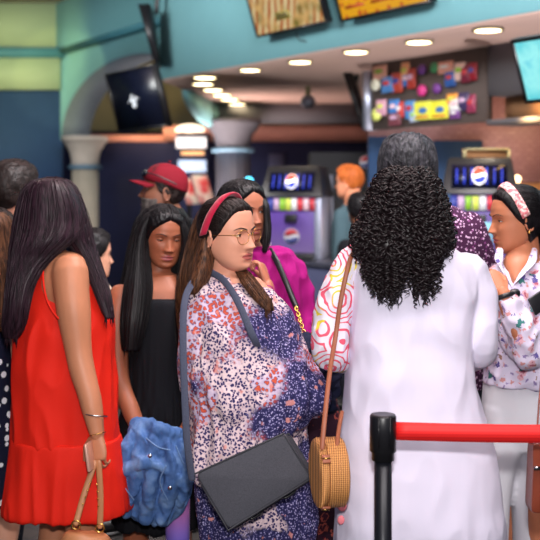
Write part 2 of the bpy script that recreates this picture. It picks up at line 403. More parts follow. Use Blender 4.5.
def hand(mb, W, d, n, t, curl=(.35, .5, .4), s=1., spread=.06, thumb=.5):
    W = np.array(W, float); d = nrm(d); n = nrm(np.array(n)-d*np.dot(n, d)); t = nrm(np.array(t)-d*np.dot(t, d)-n*np.dot(t, n))
    tmp = MB(); a = np.linspace(0, 2*np.pi, 20, endpoint=False)
    rows = [(-.01, .024, .018), (.012, .027, .0165), (.035, .036, .0155), (.06, .041, .014), (.078, .0405, .0125), (.088, .036, .010)]
    tmp.grid(np.stack([W+d*z*s+(np.cos(a)[:, None]*t*rx+np.sin(a)[:, None]*n*ry)*s for z, rx, ry in rows]))
    for off, ln, r, k in ((.029, .070, .0082, 0), (.0098, .079, .0085, 1), (-.0098, .073, .0080, 2), (-.028, .057, .0070, 3)):
        p = W+(d*(.080-.004*abs(off)/.02)+t*off)*s; pts = [p-d*.015*s, p]; ang = 0; rr = [r*s, r*s]
        dd = nrm(d+t*off*spread/.02)
        for f_, c_ in zip((.45, .30, .25), curl):
            ang += c_*(1+.08*k); v = dd*math.cos(ang)+n*math.sin(ang); p = p+v*ln*f_*s; pts.append(p); rr.append(r*s*(1-.09*len(rr)))
        tmp.tube(pts, rr, n=10, sub=3)
    p = W+(d*.018+t*.024+n*.004)*s; v1 = nrm(t*.75+d*.75+n*thumb); v2 = nrm(t*.25+d+n*thumb*1.2)
    tmp.tube([p-v1*.008*s, p+v1*.038*s, p+v1*.038*s+v2*.028*s, p+v1*.038*s+v2*.050*s], [.0125*s, .0105*s, .0092*s, .0075*s], n=10, sub=3)
    me = fuse(tmp, 'h', .0034*s, 2); V, Q, T = mesh_arrays(me); mb.add(V, Q if Q else None, T if T else None); bpy.data.meshes.remove(me)
def body(root, fr, skin, lips, H, heading, base, wd=1., dp=1., arms=(), male=False, nose=1., jaw=1., extra=None, neck=None, legs=True, voxel=.007, legspread=.085, name='body', neckr=None):
    """one continuous skin mesh: legs, trunk, arms, hands, neck, head"""
    bx, by = base; h = math.radians(heading); f = np.array([math.cos(h), math.sin(h), 0]); R = np.array([math.sin(h), -math.cos(h), 0]); Zv = np.array([0, 0, 1.]); B = np.array([bx, by, 0.])
    k = H/1.62; mb = MB(); a = np.linspace(0, 2*np.pi, 40, endpoint=False)
    rows = [(.46, .10, .08), (.50, .155, .105), (.54, .16, .11), (.60, .125, .09), (.66, .125, .09), (.72, .135, .105), (.77, .145, .095), (.80, .135, .08), (.825, .085, .06), (.84, .05, .05)]
    P = np.array([[z*H, rx*wd*k, ry*dp*k] for z, rx, ry in rows]); P, _ = cat(P, np.zeros(len(P)), 6)
    mb.grid(np.stack([B+Zv*z+R*(np.cos(a)[:, None]*rx)+f*(np.sin(a)[:, None]*ry) for z, rx, ry in P]))
    nb = B+Zv*H*.80-f*.01 if neck is None else np.array(neck)
    nr_ = neckr or (.060 if male else .050)
    mb.tube([nb, nb*.5+fr((0, -.028, -.075))*.5, fr((0, -.022, -.06)), fr((0, -.018, -.02))], [nr_*1.25, nr_, nr_*fr.sc*1.0, nr_*fr.sc*.9], n=20)
    if legs:
        for s_ in (-1, 1):
            L = [B+R*s_*.08*k*wd+Zv*H*.50, B+R*s_*legspread*k+f*.01+Zv*H*.275, B+R*s_*legspread*k-f*.01+Zv*H*.18, B+R*s_*legspread*k-f*.015+Zv*H*.05, B+R*s_*legspread*k-f*.015+Zv*.03]
            mb.tube(L, [.085*k*wd, .055*k, .052*k, .034*k, .034*k], n=16)
            mb.tube([L[-1]-f*.03, L[-1]+f*.05, L[-1]+f*.13, L[-1]+f*.17-Zv*.004], [.032, .034, .036, .02], n=14, flat=.75, ref=Zv)
    hands = []
    for arm in arms:
        mb.tube(arm['p'], arm['r'], n=16)
        if arm.get('hand'): hands.append(arm['hand'])
    if extra: extra(mb)
    me = fuse(mb, name, voxel, 4); V, Q, T = mesh_arrays(me); bpy.data.meshes.remove(me)
    out = MB(); out.add(V, Q, T if T else None)
    for hd in hands: hand(out, **hd)
    head_parts(out, fr, male, nose, jaw)
    return out.build(name, [skin, lips], root)
def arm_default(base, H, heading, side, wd=1., fwd=.06, out_=.03, hand_=True, rs=1.):
    h = math.radians(heading); f = np.array([math.cos(h), math.sin(h), 0]); R = np.array([math.sin(h), -math.cos(h), 0])*side; Z = np.array([0, 0, 1.]); B = np.array([base[0], base[1], 0.])
    k = H/1.62; s = B+R*.150*k*wd+Z*H*.795; e = s+R*out_-Z*.28*k-f*.01; w_ = e-Z*.23*k+f*fwd
    return dict(p=[s, (s+e)/2+R*.006, e, (e+w_)/2, w_], r=[.046*k*rs, .042*k*rs, .036*k*rs, .033*k*max(rs, .85), .024*k], hand=dict(W=w_, d=w_-e, n=-R, t=f, s=.95*k) if hand_ else None)
def shoes(root, base, H, heading, mat, legspread=.085):
    h = math.radians(heading); f = np.array([math.cos(h), math.sin(h), 0]); R = np.array([math.sin(h), -math.cos(h), 0]); k = H/1.62; Z = np.array([0, 0, 1.]); B = np.array([base[0], base[1], 0.])
    for s_ in (-1, 1):
        c = B+R*s_*legspread*k-f*.015; mb = MB()
        mb.tube([c-f*.045+Z*.045, c+f*.04+Z*.045, c+f*.13+Z*.040, c+f*.19+Z*.030], [.043, .044, .045, .028], n=18, flat=.85, ref=Z)
        mb.box(c+f*.075+Z*.009, f*.13, R*.042, Z*.009); mb.build('shoe', mat, root)
def strands(mb, G, P, count, r, th=(0, 1), t=(0, 1), off=.002, wob=.004, minlen=.4, n=4, pts=16, seed=1, drop=0):
    """strand tubes that run down the surface G (rows x angle)"""
    rg = np.random.default_rng(seed); nr, nc = G.shape[:2]
    for _ in range(count):
        a0 = rg.uniform(*th)*nc; t0 = rg.uniform(t[0], t[0]+(t[1]-t[0])*(1-minlen)); t1 = rg.uniform(t0+minlen*(t[1]-t[0]), t[1]); o = rg.uniform(-.3, 1)*off
        ph = rg.uniform(0, 6.28); fq = rg.uniform(1, 2.5); am = rg.uniform(.2, 1)*wob; pts_ = []
        for u in np.linspace(t0, t1, pts):
            i = u*(nr-1); i0 = int(min(i, nr-2)); fi = i-i0; aa = a0+math.sin(u*fq*3+ph)*nc*.008; j0 = int(aa) % nc; j1 = (j0+1) % nc; fj = aa-math.floor(aa)
            p = (G[i0, j0]*(1-fj)+G[i0, j1]*fj)*(1-fi)+(G[i0+1, j0]*(1-fj)+G[i0+1, j1]*fj)*fi
            c = P[i0, :3]*(1-fi)+P[i0+1, :3]*fi; dv = p-c; L = np.linalg.norm(dv)+1e-6; p = p+dv/L*(o+am*.5*math.sin(u*fq*5+ph))
            pts_.append(p)
        rr = np.full(pts, r)*np.interp(np.linspace(0, 1, pts), [0, .1, .8, 1], [.5, 1, 1, .3])
        mb.tube(pts_, rr, n=n, sub=1, round_ends=False)
def long_hair(root, masses, mat, name='hair', count=160, r=.0016, seed=3, groove=.003, tips=0):
    """masses = list of row lists; each is a solid lock of hair with strands on it"""
    mb = MB(); rg = np.random.default_rng(seed)
    for k, rows in enumerate(masses):
        G, P = prows(rows, n=110, e=2.0); nc = G.shape[1]
        ph = np.array([noise.noise(Vector((j*.55, seed+k*3.1, 0)))+.5*noise.noise(Vector((j*1.7, seed+k*3.1, 5))) for j in range(nc)])
        zz = np.linspace(0, 1, len(G))[:, None]; amp = groove*(.4+.6*zz)
        c = P[:, None, :3]; dv = G-c; L = np.linalg.norm(dv, axis=-1)[..., None]+1e-6
        G2 = G+dv/L*(ph[None, :, None]*amp[..., None]); mb.grid(G2)
        area_ = (rows[-1][0]-rows[0][0])*np.mean([r_[2]-r_[1] for r_ in rows]); nst = int(count*np.clip(area_/6000, .15, 1.5))
        strands(mb, G2, P, nst, r, off=.004, wob=.003, seed=seed+k)
        # loose tips at the end
        for _ in range(tips):
            j = rg.integers(nc); p = G2[-2, j]*.8+P[-2, :3]*.2; ln = rg.uniform(.01, .045)
            mb.tube([p+np.array([0, 0, .03]), p, p+np.array([rg.normal(0, .003), rg.normal(0, .003), -ln])], [r*1.6, r*1.5, r*.4], n=4, sub=2, round_ends=False)
    return mb.build(name, mat, root)
def base_of(px, Y): return ((px-270)*Y/F, Y)

# ------------------------------------------------------------------ materials
M = {}
M['eye_white'] = plain('eye_white', S(225, 215, 208), .25, bstr=0); M['pupil'] = plain('pupil', (.004, .004, .004, 1), .1, bstr=0)
M['iris'] = plain('iris_brown', S(60, 35, 22), .2, bstr=0)
M['teal'] = plain('teal_paint', S(128, 186, 194), .75, bscale=30, bstr=.05, var=.04)
M['teal2'] = plain('teal_green_paint', S(104, 158, 164), .8, bscale=30, bstr=.05, var=.04)
M['teal3'] = plain('sage_green_paint', S(140, 160, 128), .8, bscale=30, bstr=.05, var=.04)
M['tealdark'] = plain('teal_trim_paint', S(52, 108, 120), .7, bscale=30, bstr=.05)
M['navy'] = plain('navy_wall_paint', S(30, 60, 98), .85, bscale=30, bstr=.05)
M['navyfar'] = plain('dark_purple_blue_wall_paint', S(38, 42, 78), .85, bscale=30, bstr=.05)
M['ceil'] = plain('soffit_paint', S(204, 168, 156), .8, bscale=20, bstr=.04, var=.05)
M['ceil2'] = plain('ceiling_paint', S(196, 170, 166), .9, bscale=20, bstr=.04)
M['grey'] = plain('grey_paint', S(118, 116, 124), .8, bscale=20, bstr=.04)
M['cream'] = plain('cream_paint', S(176, 168, 128), .8, bscale=20, bstr=.04)
M['copper'] = plain('copper_pink_paint', S(205, 138, 122), .6, bscale=20, bstr=.04)
M['black'] = plain('black_plastic', S(22, 22, 26), .35, bscale=200, bstr=.04)
M['blackm'] = plain('black_powder_coat', S(26, 27, 34), .32, metal=.3, bscale=500, bstr=.05)
M['blackhole'] = plain('matte_black_panel', S(18, 18, 24), .8, bscale=30)
M['steel'] = plain('brushed_steel', S(165, 170, 190), .35, metal=.6, bscale=90, bstr=.05)
M['gold'] = plain('gold_metal', S(220, 175, 95), .25, metal=1, bstr=0); M['silver'] = plain('silver_metal', S(210, 210, 215), .2, metal=1, bstr=0)
M['column'] = plain('column_stone', S(178, 168, 152), .7, bscale=40, bstr=.1); M['capital'] = plain('capital_plaster', S(196, 184, 172), .7, bscale=40, bstr=.1)
M['colgrey'] = plain('column_grey_metal', S(84, 86, 98), .45, metal=.4, bscale=40, bstr=.05)
M['bluering'] = plain('blue_ring_paint', S(98, 132, 156), .5, bstr=.05)
M['tan'] = plain('tan_wall', S(180, 130, 88), .8, bscale=20)
M['counter'] = plain('counter_laminate', S(92, 96, 128), .4, bscale=40, bstr=.03)
M['bulb'] = glow('downlight_lens', (1, .80, .45, 1), 9)
def t_brick():
    t = NT('pink_tile'); b = t.n('ShaderNodeTexBrick'); b.inputs['Scale'].default_value = 6; b.inputs['Color1'].default_value = S(168, 124, 122); b.inputs['Color2'].default_value = S(152, 108, 110); b.inputs['Mortar'].default_value = S(130, 84, 84)
    b.inputs['Mortar Size'].default_value = .02; t.link(t.mapping(rot=(math.pi/2, 0, 0)), b.inputs[0]); t.col(b.outputs[0]).set(.5); return t.m
M['brick'] = t_brick()
def t_floor():
    t = NT('dark_floor'); wv = t.n('ShaderNodeTexBrick'); wv.inputs['Scale'].default_value = 2.2; wv.inputs['Color1'].default_value = S(70, 62, 54); wv.inputs['Color2'].default_value = S(52, 48, 46); wv.inputs['Mortar'].default_value = S(28, 26, 26)
    wv.inputs['Mortar Size'].default_value = .015; t.link(t.mapping(rot=(0, 0, .5)), wv.inputs[0]); t.col(t.mix(t.noise(9, 5), wv.outputs[0], S(46, 46, 48))).set(.45); return t.m
M['floor'] = t_floor()

# ------------------------------------------------------------------ setting
def struct(mb, name, mats, **kw):
    o = mb.build(name, mats, None, smooth=kw.pop('smooth', False), **kw); o['kind'] = 'structure'; return o
D = np.array([.579, -.815]); P1 = np.array([-1.15, 10.45]); PE = P1+D*8.2; A_ = np.array([-1.0, 11.3]); B_ = np.array([-.78, 13.2])
struct(MB().abox((-6, -1, -.06), (7, 18, 0)), 'floor', M['floor'])
struct(MB().abox((-6, -1, 4.14), (7, 18, 4.25)), 'ceiling', M['ceil2'])
struct(MB().prism([tuple(P1), tuple(PE), (7, PE[1]), (7, 17.8), (.9, 17.8), (-.6, 13.6), tuple(B_), tuple(A_)], 2.705, 4.138), 'wall_soffit', M['teal'])
struct(MB().prism([tuple(P1+np.array([.012, .012])), tuple(PE+np.array([.012, .012])), (6.98, PE[1]+.02), (6.98, 17.7), (.9, 17.7), (-.58, 13.55), tuple(B_), tuple(A_)], 2.69, 2.704), 'ceiling_soffit', M['ceil'])
struct(MB().abox((-4.6, 13.72, 0), (-2.86, 13.9, 2.92)), 'wall_left_lower', M['navy'])
mb = MB(); mb.abox((-4.6, 13.55, 2.92), (-2.86, 13.9, 3.34)); struct(mb, 'wall_left_band', M['teal3'])
struct(MB().abox((-4.6, 13.42, 3.34), (-2.80, 13.9, 3.46)), 'trim_1', M['tealdark'])
struct(MB().abox((-4.6, 13.85, 3.46), (-2.86, 14.0, 4.14)), 'wall_left_upper', M['teal3'])
struct(MB().abox((-4.8, -1, 0), (-4.6, 14, 4.14)), 'wall_left', M['navy'])
struct(MB().abox((6.8, -1, 0), (7, 18, 4.14)), 'wall_right', M['navyfar'])
# arch wall through column 1
AO = np.array([-2.4, 13.0]); AD = nrm([.662, -1.0]); AL = 1.2; AN = np.array([AD[1], -AD[0]])  # AN points away from the camera side?
if AN[1] < 0: AN = -AN
ts = np.linspace(-.9, 2.05, 60)*AL; tc = 1.02*AL; hs = 1.72*AL; rise = .92; spring = 2.24
def archz(s):
    q = abs(s-tc)/hs; return spring+rise*math.sqrt(max(0, 1-q*q)) if q < 1 else spring
prof = []
G = []
for s in ts:
    b0 = AO+AD*s; b1 = b0+AN*.42; z0 = archz(s); G.append([(b0[0], b0[1], z0), (b0[0], b0[1], 4.13), (b1[0], b1[1], 4.13), (b1[0], b1[1], z0)])
G = np.array(G); mb = MB(); mb.grid(G); struct(mb, 'wall_arch', M['teal2'])
G2_ = np.array([[g[0]+np.array([AN[0]*.004, AN[1]*.004, -.012]), g[0]+np.array([AN[0]*.004, AN[1]*.004, .0]), g[3]+np.array([0, 0, 0.]), g[3]+np.array([0, 0, -.012])] for g in G]); struct(MB().grid(G2_), 'arch_shade_lining', plain('arch_underside_shade', S(92, 104, 116), .85))  # shade of the arch underside, put in as a thin darker grey lining
b0 = AO+AD*(-.95*AL)-AN*.06; b1 = AO+AD*2.0*AL-AN*.06
mb = MB(); c = (b0+b1)/2; mb.box((c[0], c[1], 3.42), ((b1-b0)[0]/2, (b1-b0)[1]/2, 0), (AN[0]*.07, AN[1]*.07, 0), (0, 0, .03)); struct(mb, 'trim_2', M['tealdark'])
# spandrel below the soffit edge, curved opening
G = []
for u in np.linspace(0, 1, 24):
    p = A_*(1-u)+B_*u; q = p+np.array([.10, 0.05]); z0 = 2.70-.34*math.sqrt(max(0, 1-(1-u)**2)) ; G.append([(p[0], p[1], z0), (p[0], p[1], 2.70), (q[0], q[1], 2.70), (q[0], q[1], z0)])
struct(MB().grid(np.array(G)), 'wall_spandrel', M['teal'])
struct(MB().abox((-.80, 13.2, 2.44), (1.6, 13.5, 2.69)), 'wall_beam', M['grey'])
# far wall
struct(MB().abox((-4.6, 16.9, 2.55), (7, 17.1, 4.14)), 'wall_back_upper', M['cream'])
struct(MB().abox((-4.6, 17.0, 0), (7, 17.15, 2.55)), 'wall_back', M['navyfar'])
mb = MB()
Gc = []
for x in (-1.6, 3.2):
    Gc.append([(x, 16.9, 2.28), (x, 15.1, 2.30), (x, 14.95, 2.40), (x, 14.95, 2.52), (x, 16.9, 2.60)])
mb.grid(np.array(Gc)); struct(mb, 'trim_3', M['copper'])
struct(MB().abox((-3.2, 15.2, 2.29), (-1.58, 15.6, 2.39)), 'trim_7', M['copper'])
struct(MB().abox((-3.0, 15.3, 0), (3.2, 15.5, 2.285)), 'wall_concession', M['navyfar'])
struct(MB().abox((-.02, 15.2, 0), (.22, 15.3, 2.1)), 'trim_4', M['counter'])
# right hand header, shelf and tile wall
Qo = np.array([1.70, 7.9])
def along(t, off=0): p = Qo+D*t; n_ = np.array([D[1], -D[0]]); n_ = n_ if n_[1] > 0 else -n_; return p+n_*off
NB = np.array([.815, .579])
def dbox(mb, t0, t1, o0, o1, z0, z1, mat=0):
    a = Qo+D*t0+NB*o0; b = Qo+D*t1+NB*o1; c = (a+b)/2
    return mb.box((c[0], c[1], (z0+z1)/2), (D[0]*(t1-t0)/2, D[1]*(t1-t0)/2, 0), (NB[0]*(o1-o0)/2, NB[1]*(o1-o0)/2, 0), (0, 0, (z1-z0)/2), mat)
struct(dbox(MB(), .03, 3.2, 0, .25, 2.29, 2.69), 'wall_header', M['grey'])
struct(dbox(MB(), .03, 3.2, .20, .3, 2.10, 2.29), 'wall_shelf_back', M['tan'])
struct(dbox(MB(), .03, 3.2, -.02, .3, 2.06, 2.10), 'trim_5', M['grey'])
struct(MB().abox((.95, 9.6, 1.62), (4.2, 9.75, 2.69)), 'wall_tile', M['brick'])
struct(MB().abox((.95, 9.62, 0), (4.2, 9.75, 1.62)), 'wall_counter_back', M['tan'])
struct(MB().abox((.94, 9.52, 1.3), (1.44, 9.6, 2.06)), 'wall_panel_blue', M['navy'])
struct(MB().abox((1.56, 9.50, 1.0), (2.02, 9.6, 2.02)), 'wall_panel_blue_small', M['navy'])

# ------------------------------------------------------------------ columns
def column(px, Y, ztop, rs, name_label, shaft, capm, capr):
    c = at(px, 190, Y); r = thing('column', name_label, 'column', (c[0], c[1], 0))
    a = np.linspace(0, 2*np.pi, 96, endpoint=False); fl = 1-.045*np.abs(np.sin(a*7))
    z = [0.0, .12, .13, ztop-.42]; G = [[(c[0]+math.cos(t)*rr*f_, c[1]+math.sin(t)*rr*f_, zz) for t, f_ in zip(a, (fl if k > 1 else np.ones(96)))] for k, (zz, rr) in enumerate(zip(z, (rs*1.25, rs*1.25, rs, rs)))]
    MB().grid(np.array(G)).build('shaft', shaft, r)
    zz = [ztop-.42, ztop-.42, ztop-.37, ztop-.37]; rr = [rs, rs*1.22, rs*1.22, rs]
    MB().grid(np.array([[(c[0]+math.cos(t)*q, c[1]+math.sin(t)*q, w_) for t in a] for w_, q in zip(zz, rr)])).build('ring', M['bluering'], r)
    zz = [ztop-.37, ztop-.30, ztop-.2, ztop-.11, ztop-.06, ztop-.055, ztop]; rr = [rs, rs*1.02, rs*1.12, rs*1.42, capr, capr*1.06, capr*1.06]
    MB().grid(np.array([[(c[0]+math.cos(t)*q, c[1]+math.sin(t)*q, w_) for t in a] for w_, q in zip(zz, rr)])).build('capital', capm, r)
    return r
column(85, 12.95, 2.24, .175, 'cream fluted column under the left springing of the turquoise arch', M['column'], M['capital'], .28)
column(233, 13.0, 2.46, .225, 'grey column with flared capital behind the woman in the crimson headband', M['colgrey'], plain('grey_capital_paint', S(92, 92, 102), .8), .34)

# ------------------------------------------------------------------ downlights
dl = [(488, 30, 'rightmost recessed downlight, just left of the turquoise screen'), (419, 42, 'recessed downlight above the sweets display board'), (356, 52, 'recessed downlight above the thin hanging screen seen edge-on'), (300, 62, 'recessed downlight below the left menu screen'), (250, 70, 'recessed downlight at the left end of the row along the turquoise soffit edge'),
      (205, 77.5, 'recessed downlight nearest the soffit corner, first of the far cluster'), (203, 84, 'recessed downlight second in the far cluster, furthest left'), (213, 90, 'recessed downlight third in the far cluster'), (222, 95, 'recessed downlight fourth in the far cluster'), (230, 99.5, 'recessed downlight fifth in the far cluster'), (237, 104, 'recessed downlight at the far end of the cluster, nearest the grey column')]
for px, py, lab in dl:
    Y = (2.68-CZ)*F/(py-HZ)*-1; x = (px-270)*Y/F
    r = thing('downlight', lab, 'ceiling light', (x, Y, 2.66), 'recessed downlights in the soffit')
    a = np.linspace(0, 2*np.pi, 40, endpoint=False); R = .095 if py < 75 else .11
    f_ = lambda rr, z: [(x+math.cos(t)*rr, Y+math.sin(t)*rr, z) for t in a]
    MB().grid(np.array([f_(R*1.18, 2.69), f_(R*1.18, 2.676), f_(R, 2.672), f_(R, 2.69)]), True, False).build('trim_ring', M['cream'], r)
    MB().grid(np.array([f_(R, 2.686), f_(R, 2.676), f_(R*.5, 2.674)])).build('lens', M['bulb'], r)
spot('downlight_lamp', (1.6, 7.2, 2.66), (1.6, 7.2, 0), 16, (1, .85, .65), 110); spot('downlight_lamp', (.2, 9.0, 2.66), (.2, 9.0, 0), 22, (1, .85, .65), 110)
# dome camera on the soffit
c = at(308, 104, 11.0); r = thing('ceiling_projector', 'small pale dome fixture hanging from the soffit behind the downlights', 'camera', (c[0], c[1], 2.5))
MB().tube([(c[0], c[1], 2.69), (c[0], c[1], 2.58)], .03, sub=1).build('stem', M['cream'], r)
MB().ell((c[0], c[1], 2.52), (.085, .085, .075)).build('dome', M['steel'], r)

# ------------------------------------------------------------------ screens
def t_menu(kind):
    t = NT('menu_'+kind); n1 = t.noise(5, 3); 
    if kind == 'a':
        v = t.voro(9); st = t.n('ShaderNodeTexWave'); st.inputs['Scale'].default_value = 6; st.inputs['Distortion'].default_value = 2; t.link(t.tc, st.inputs[0])
        c = t.mix(t.ramp(n1, [(.45, (0, 0, 0)), (.6, (1, 1, 1))]), t.ramp(st.outputs['Fac'], [(.3, S(235, 215, 160)), (.7, S(190, 110, 60))]), t.ramp(v.outputs['Distance'], [(.2, S(120, 110, 40)), (.6, S(225, 180, 110))])); e = .75
    elif kind == 'b':
        v = t.voro(14); c = t.mix(t.ramp(v.outputs['Distance'], [(.25, (1, 1, 1)), (.4, (0, 0, 0))]), S(238, 170, 30), S(200, 90, 40)); e = .85
    else:
        c = t.ramp(n1, [(.35, S(95, 205, 215)), (.55, S(150, 235, 235)), (.7, S(70, 190, 215))]); e = 1.1
    t.col((.01, .01, .01, 1)).set(.25, emit=c, estr=e); return t.m
M['scr_a'] = t_menu('a'); M['scr_b'] = t_menu('b'); M['scr_c'] = t_menu('c'); M['white_ink'] = glow('white_logo', S(215, 220, 225), .6)
M['scr_dark'] = plain('dark_screen', S(14, 18, 34), .3, bstr=0)
TN = np.array([-.815, -.579, 0.]); D3 = np.array([D[0], D[1], 0.])
def text_mesh(s, size, mat, parent, c, ux, uz, name='lettering'):
    cu = bpy.data.curves.new('t', 'FONT'); cu.body = s; cu.size = size; cu.extrude = .002; cu.align_x = 'CENTER'; cu.align_y = 'CENTER'
    o = bpy.data.objects.new('t', cu); COL.objects.link(o); me = bpy.data.meshes.new_from_object(o.evaluated_get(bpy.context.evaluated_depsgraph_get())); bpy.data.objects.remove(o)
    ux, uz = Vector(ux), Vector(uz); me.transform(Matrix.Translation(Vector(c)) @ Matrix((ux, uz, ux.cross(uz))).transposed().to_4x4())
    return finish(me, name, mat, parent, smooth=False)
def tv(lab, blx, bly, Y, w_, h_, scr, tilt=18, cat_='screen', u=None, nrm_=None, logo=None, group=None, mount=True):
    u = D3 if u is None else u; nn = TN if nrm_ is None else nrm_; t = math.radians(tilt); up = np.array([0, 0, 1.])*math.cos(t)+nn*math.sin(t); out_ = nn*math.cos(t)-np.array([0, 0, 1.])*math.sin(t)
    bl = at(blx, bly, Y); c = bl+u*w_/2+up*h_/2
    r = thing('wall_screen', lab, cat_, bl+u*w_/2, group)
    mb = MB(); mb.box(c-out_*.03, u*w_/2, up*h_/2, out_*.028); mb.build('housing', M['black'], r, smooth=False)
    mb = MB(); g = .022
    for a, b, hx, hz in ((0, 1, w_/2, g/2), (0, -1, w_/2, g/2), (1, 0, g/2, h_/2-g), (-1, 0, g/2, h_/2-g)):
        mb.box(c+u*a*(w_/2-g/2)+up*b*(h_/2-g/2)+out_*.003, u*hx, up*hz, out_*.006)
    mb.build('bezel', M['black'], r, smooth=False)
    MB().box(c, u*(w_/2-g), up*(h_/2-g), out_*.003).build('display', scr, r, smooth=False)
    if mount: MB().box(c-out_*.13+np.array([0, 0, .05]), u*.12, up*.1, out_*.09).build('bracket', M['black'], r, smooth=False)
    return r, c, u, up, out_
r, c, u, up, o_ = tv('wide menu screen with pale food pictures on the turquoise soffit, left of two', 257.5, 38, 8.75, .98, .60, M['scr_a'], 19, group=None)
MB().box(c+u*-.05-up*.16+o_*.006, u*.10, up*.035, o_*.002).build('menu_panel', plain('olive_menu_panel', S(120, 110, 50), .4, emit=S(110, 100, 50), estr=.5), r, smooth=False)
for k in range(5): MB().box(c+u*(-.11+.03*k)-up*.16+o_*.009, u*.009, up*.02, o_*.001).build('menu_panel_mark', plain('menu_mark%d' % k, S(60, 50, 24), .5), r, smooth=False)
mb = MB(); q = at(300, 33, 8.4); mb.tube([q+np.array([-.03, .02, 0]), q+np.array([0, 0, -.06]), q+np.array([.09, 0, -.06]), q+np.array([.12, .02, .03])], .006, n=8); mb.build('cable', M['black'], r)
r, c, u, up, o_ = tv('orange menu screen on the turquoise soffit, right of the pale food one', 342, 22, 7.85, .99, .60, M['scr_b'], 19)
for k in range(3): MB().box(c-up*(.20-.0*k)+u*(-.3+.3*k)+o_*.006, u*.11, up*.012, o_*.002).build('menu_line', glow('menu_line%d' % k, S(140, 60, 20), .5), r, smooth=False)
tv('turquoise glowing screen at the right edge under the soffit', 526, 103.5, 6.1, .90, .40, M['scr_c'], 20)
r, c, u, up, o_ = tv('dark switched-off screen with small white emblem in front of the arch', 119, 132, 10.2, 1.0, .60, M['scr_dark'], 15)
# small white emblem: wings and a tail, as on the screen
mb = MB(); e = lambda a, b: c+u*(a-.02)+up*(b-.02)+o_*.010
for pth in ([(-.11, .0), (-.05, .02), (-.01, -.02)], [(.12, .03), (.06, .025), (.01, -.02)], [(-.02, .07), (-.035, .02), (.0, -.03)], [(.05, .05), (.02, .0), (-.02, -.05)], [(-.04, -.03), (0, -.055), (.045, -.02)]):
    mb.tube([e(*p) for p in pth], [.006, .010, .005], n=8, sub=4, flat=.4)
mb.build('emblem', M['white_ink'], r)
# screens seen edge-on
def thin_tv(lab, corners, Y, th):
    P = [at(x, y, Y) for x, y in corners]; C = sum(P)/4
    r = thing('wall_screen', lab, 'screen', P[2])
    d = np.array([C[0]/Y*.6+.05, .6, 0]); V = P+[p+d*.9 for p in P]
    mb = MB(); mb.add(V, [(0, 1, 2, 3), (7, 6, 5, 4), (0, 4, 5, 1), (1, 5, 6, 2), (2, 6, 7, 3), (3, 7, 4, 0)]); mb.build('housing', M['black'], r, smooth=False)
    p = (P[0]+P[1])/2; MB().tube([p+np.array([.1, .2, -.05]), p+np.array([.14, .2, .45])], .025, sub=1).build('pole', M['black'], r)
    return r
thin_tv('black screen seen edge-on high beside the soffit corner', [(138, 4), (150, 4), (158, 60), (153, 60)], 10.0, .05)
thin_tv('black screen edge-on hanging between the emblem screen and the soffit corner', [(151, 66), (157, 66), (168, 124), (163, 124)], 10.9, .05)
thin_tv('black screen seen edge-on hanging left of the sweets display board', [(343, 73), (352, 72), (366, 124), (360, 126)], 9.7, .05)

# ------------------------------------------------------------------ lit kiosk and posters beyond the man in the cap
r = thing('menu_kiosk', 'brightly lit kiosk sign stack beyond the man in the red cap', 'kiosk', at(192, 320, 14.6)*np.array([1, 1, 0]))
def pbox(px0, px1, py0, py1, Y, th=.06, mb=None):
    a = at(px0, py1, Y); b = at(px1, py0, Y); return (mb or MB()).abox((a[0], Y, a[2]), (b[0], Y+th, b[2]))
pbox(176, 208, 134, 280, 14.7, .4).build('housing', M['navyfar'], r, smooth=False)
pbox(176, 206, 137, 148, 14.6).build('light_panel', glow('white_light_panel', (1, .93, .90, 1), 1.1), r, smooth=False)
pbox(181, 204, 151, 155, 14.6).build('light_strip', glow('orange_strip', (1, .55, .25, 1), 1.0), r, smooth=False)
pbox(180, 206, 149, 151, 14.55).build('sign_shelf', M['black'], r, smooth=False)
pbox(178, 206, 160, 172, 14.6).build('light_panel', glow('blue_white_light_panel', (.65, .78, 1, 1), .75), r, smooth=False)
r = thing('cove_lamp', 'bright warm lamp on the copper ledge left of the grey column', 'lamp', at(188, 134, 14.9))
MB().ell(at(190, 130, 14.9), (.22, .12, .09)).build('lamp_glass', glow('warm_lamp', (1, .80, .58, 1), 2.2), r)
MB().abox(at(176, 135, 14.8), at(204, 133, 15.0)).build('lamp_base', M['copper'], r, smooth=False)
spot('cove_lamp_light', tuple(at(175, 138, 14.6)), tuple(at(150, 150, 15.3)), 12, (1, .8, .6), 120)
t = NT('film_poster'); v = t.voro(5); t.col(t.mix(t.ramp(t.noise(4, 2), [(.45, (0, 0, 0)), (.55, (1, 1, 1))]), S(220, 200, 180), S(190, 50, 55))).set(.4, emit=t.ramp(v.outputs['Distance'], [(.3, S(200, 60, 60)), (.5, S(235, 215, 195)), (.8, S(90, 70, 80))]), estr=.45); M['poster'] = t.m
for (x0, x1, y0, y1, sk, lab) in ((184, 194, 178, 204, 2, 'narrow lit poster beside the red cap'), (196, 210, 175, 203, 4, 'wide red and white lit poster in front of the grey column')):
    a = at(x0, y1, 12.0); b = at(x1, y0, 12.0); r = thing('poster', lab, 'poster', a)
    MB().box(((a[0]+b[0])/2, 12.0, (a[2]+b[2])/2), ((b[0]-a[0])/2, .06, 0), (-.05, .02, (b[2]-a[2])/2), (0.005, .02, 0)).build('poster_sheet', M['poster'], r, smooth=False)
    MB().abox(((a[0]+b[0])/2-.03, 12.03, 0), ((a[0]+b[0])/2+.03, 12.07, a[2]+.1)).build('stand', M['black'], r, smooth=False)
r = thing('small_monitor', 'tiny cyan lit display left of the nearest drinks machine', 'display', at(249, 190, 11))
